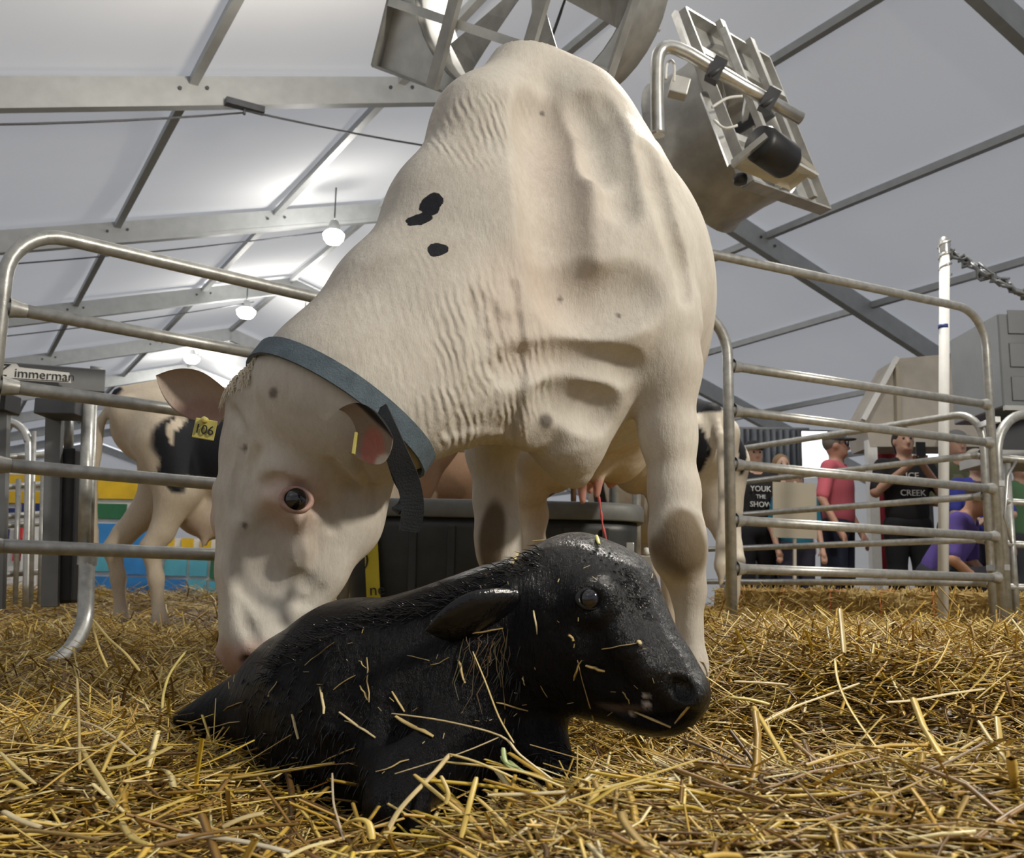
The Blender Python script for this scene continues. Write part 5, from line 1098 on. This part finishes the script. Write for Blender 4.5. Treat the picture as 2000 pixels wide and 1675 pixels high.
for pts, r, c in (
    (c8([(810, 678), (1000, 705), (1195, 757), (1265, 825), (1390, 920)], (1.16, 1.12, 1.08, 1.05, 1.02)), .0024, (.70, .56, .30)),
    (c8([(1097, 458), (1140, 560), (1190, 690), (1243, 782)], (1.15, 1.14, 1.11, 1.06)), .0014, (.72, .56, .24)),
    (c8([(1190, 762), (1050, 820), (820, 892)], (1.08, 1.06, 1.05)), .0014, (.64, .52, .30)),
    (c8([(1015, 822), (960, 890), (890, 960), (830, 1030), (785, 1115)], (1.03, 1.0, .97, .95, .93)), .0036, (.66, .52, .26)),
    (c8([(1015, 822), (1110, 850), (1240, 905)], (1.03, 1.0, .98)), .003, GOLD[1]),
    (c8([(1110, 905), (1085, 1000), (1055, 1120)], (.98, .94, .91)), .0036, GOLD[0]),
    (c8([(890, 895), (980, 970), (1110, 1075)], (1.0, .96, .92)), .0038, GOLD[2]),
    (c8([(1110, 975), (1200, 1060), (1250, 1130)], (.96, .92, .90)), .0034, GOLD[2]),
    (c8([(1150, 968), (1400, 958), (1600, 935), (1830, 905)], (.98, .99, 1.0, 1.02)), .0042, (.70, .60, .36)),
    (c8([(1000, 850), (1250, 880), (1420, 940)], (1.02, .99, .97)), .0028, GOLD[1]),
    (c8([(985, 900), (1010, 960), (1000, 1000)], (.97, .95, .94)), .003, GOLD[2]),
    (c8([(598, 890), (602, 990), (620, 1060), (640, 1127)], (1.08, 1.02, .97, .93)), .0016, (.60, .50, .36)),
    (c8([(640, 1075), (680, 1055), (725, 1065), (740, 1127)], (.95, .94, .93, .91)), .0050, GOLD[0]),
    (c8([(780, 1100), (980, 1120)], (.92, .90)), .003, GOLD[0]),
    (c6([(530, 945), (660, 970), (800, 1020), (850, 1073)], (.92, .90, .87, .84)), .0058, GOLD[0]),
    (c6([(0, 890), (180, 820), (400, 765), (600, 752)], (1.0, 1.0, 1.0, 1.02)), .0040, (.72, .60, .32)),
    (c6([(0, 945), (200, 870), (420, 790), (600, 770)], (.98, .98, .99, 1.0)), .0034, (.64, .50, .20)),
    (c6([(1150, 650), (1320, 690), (1500, 715), (1720, 725)], (1.05, 1.04, 1.03, 1.03)), .0040, GOLD[1]),
    (c6([(1230, 265), (1245, 360), (1300, 480), (1420, 650)], (1.40, 1.32, 1.25, 1.15)), .0026, GOLD[0]),
    (c6([(1890, 500), (1905, 640), (1912, 790)], (1.10, 1.04, 1.0)), .0046, GOLD[2]),
    (c6([(900, 840), (905, 930), (905, 1030)], (.95, .92, .90)), .0055, GOLD[2]),
    (c6([(935, 870), (940, 960), (940, 1070)], (.93, .90, .87)), .004, GOLD[0]),
    (c6([(640, 735), (645, 830), (660, 900)], (1.02, .98, .96)), .0028, GOLD[0]),
    (c6([(700, 790), (600, 900), (480, 1010), (350, 1070)], (1.0, .95, .90, .87)), .0024, (.70, .60, .36)),
    (c6([(1550, 800), (1750, 830), (1870, 870), (1990, 960)], (1.0, .97, .95, .93)), .0062, (.66, .52, .22)),
    (c6([(1370, 1000), (1430, 975), (1560, 985), (1700, 960)], (.90, .90, .91, .92)), .0060, GOLD[1]),
    (c6([(1700, 680), (1660, 750), (1630, 790)], (1.0, 1.0, .99)), .0038, GOLD[0]),
    (c6([(820, 355), (930, 360), (1040, 368)], (1.3, 1.3, 1.3)), .0042, (.60, .48, .24)),
    (c6([(1840, 385), (1700, 405), (1560, 430), (1440, 440)], (1.35, 1.3, 1.27, 1.25)), .0036, (.74, .62, .34)),
    (c6([(1330, 362), (1200, 410), (1060, 460), (940, 520)], (1.34, 1.3, 1.26, 1.22)), .0030, (.66, .52, .26)),
    (c6([(800, 420), (880, 428), (965, 448)], (1.28, 1.27, 1.26)), .0055, (.74, .60, .16)),
    (c6([(1250, 60), (1258, 130), (1268, 240)], (1.75, 1.7, 1.62)), .006, (.46, .34, .12)),
    (c5([(518, 140), (600, 240), (700, 330), (780, 430)], (1.9, 1.85, 1.78, 1.7)), .0040, (.62, .47, .12)),
    (c5([(518, 160), (545, 280), (600, 410)], (1.9, 1.83, 1.75)), .0032, (.62, .46, .12)),
    (c5([(1040, 315), (985, 385), (940, 460), (912, 560), (905, 640)], (1.8, 1.75, 1.7, 1.65, 1.6)), .0030, (.70, .58, .18)),
    (c5([(440, 830), (500, 940), (590, 1080), (650, 1220)], (1.3, 1.22, 1.14, 1.07)), .0050, (.58, .45, .14)),
    (c5([(0, 880), (80, 960), (200, 1060)], (1.15, 1.1, 1.05)), .0032, (.72, .58, .24)),
    (c5([(230, 660), (380, 690), (520, 730), (640, 800), (760, 900)], (1.42, 1.38, 1.34, 1.28, 1.22)), .0032, (.68, .55, .30)),
    (c5([(600, 975), (760, 940), (960, 850)], (1.2, 1.22, 1.26)), .0052, (.52, .40, .12)),
    (c5([(20, 1210), (110, 1260), (230, 1300)], (.98, .96, .95)), .0050, (.70, .60, .36)),
    (c5([(0, 1060), (80, 1045), (150, 1090)], (1.05, 1.05, 1.03)), .0046, GOLD[0]),
    (c5([(680, 1270), (740, 1360), (900, 1420)], (.98, .94, .92)), .0048, (.60, .46, .14)),
    (c5([(990, 1345), (1300, 1370), (1620, 1440)], (.95, .94, .92)), .0050, (.62, .56, .42)),
    (c5([(1590, 1471), (1720, 1410), (1865, 1375)], (.90, .92, .94)), .0036, (.74, .62, .30)),
    (c5([(1240, 1300), (1350, 1250), (1470, 1220)], (1.0, 1.01, 1.02)), .0052, (.60, .48, .24)),
    (c5([(660, 1260), (820, 1220), (1060, 1130)], (1.0, 1.03, 1.08)), .0034, GOLD[0]),
    (c5([(260, 720), (330, 640), (400, 560)], (1.4, 1.42, 1.45)), .0046, (.74, .62, .22)),
    (c5([(430, 470), (440, 700), (445, 980)], (1.5, 1.35, 1.2)), .0026, (.55, .42, .16))):
    h.stalk(spline(pts, 4), r*.78, c, .4)
for pts in (((1200, 830), (1230, 870), (1290, 890)), ((1225, 845), (1270, 880), (1330, 905)), ((1205, 800), (1215, 850), (1260, 870))): h.stalk(spline(c8(pts, (1.05, 1.03, 1.02)), 4), .0028, (.34, .42, .16), .25)
h.build('loose_straw', 'longer bent straw stalks lying loose on top in front of the calf')
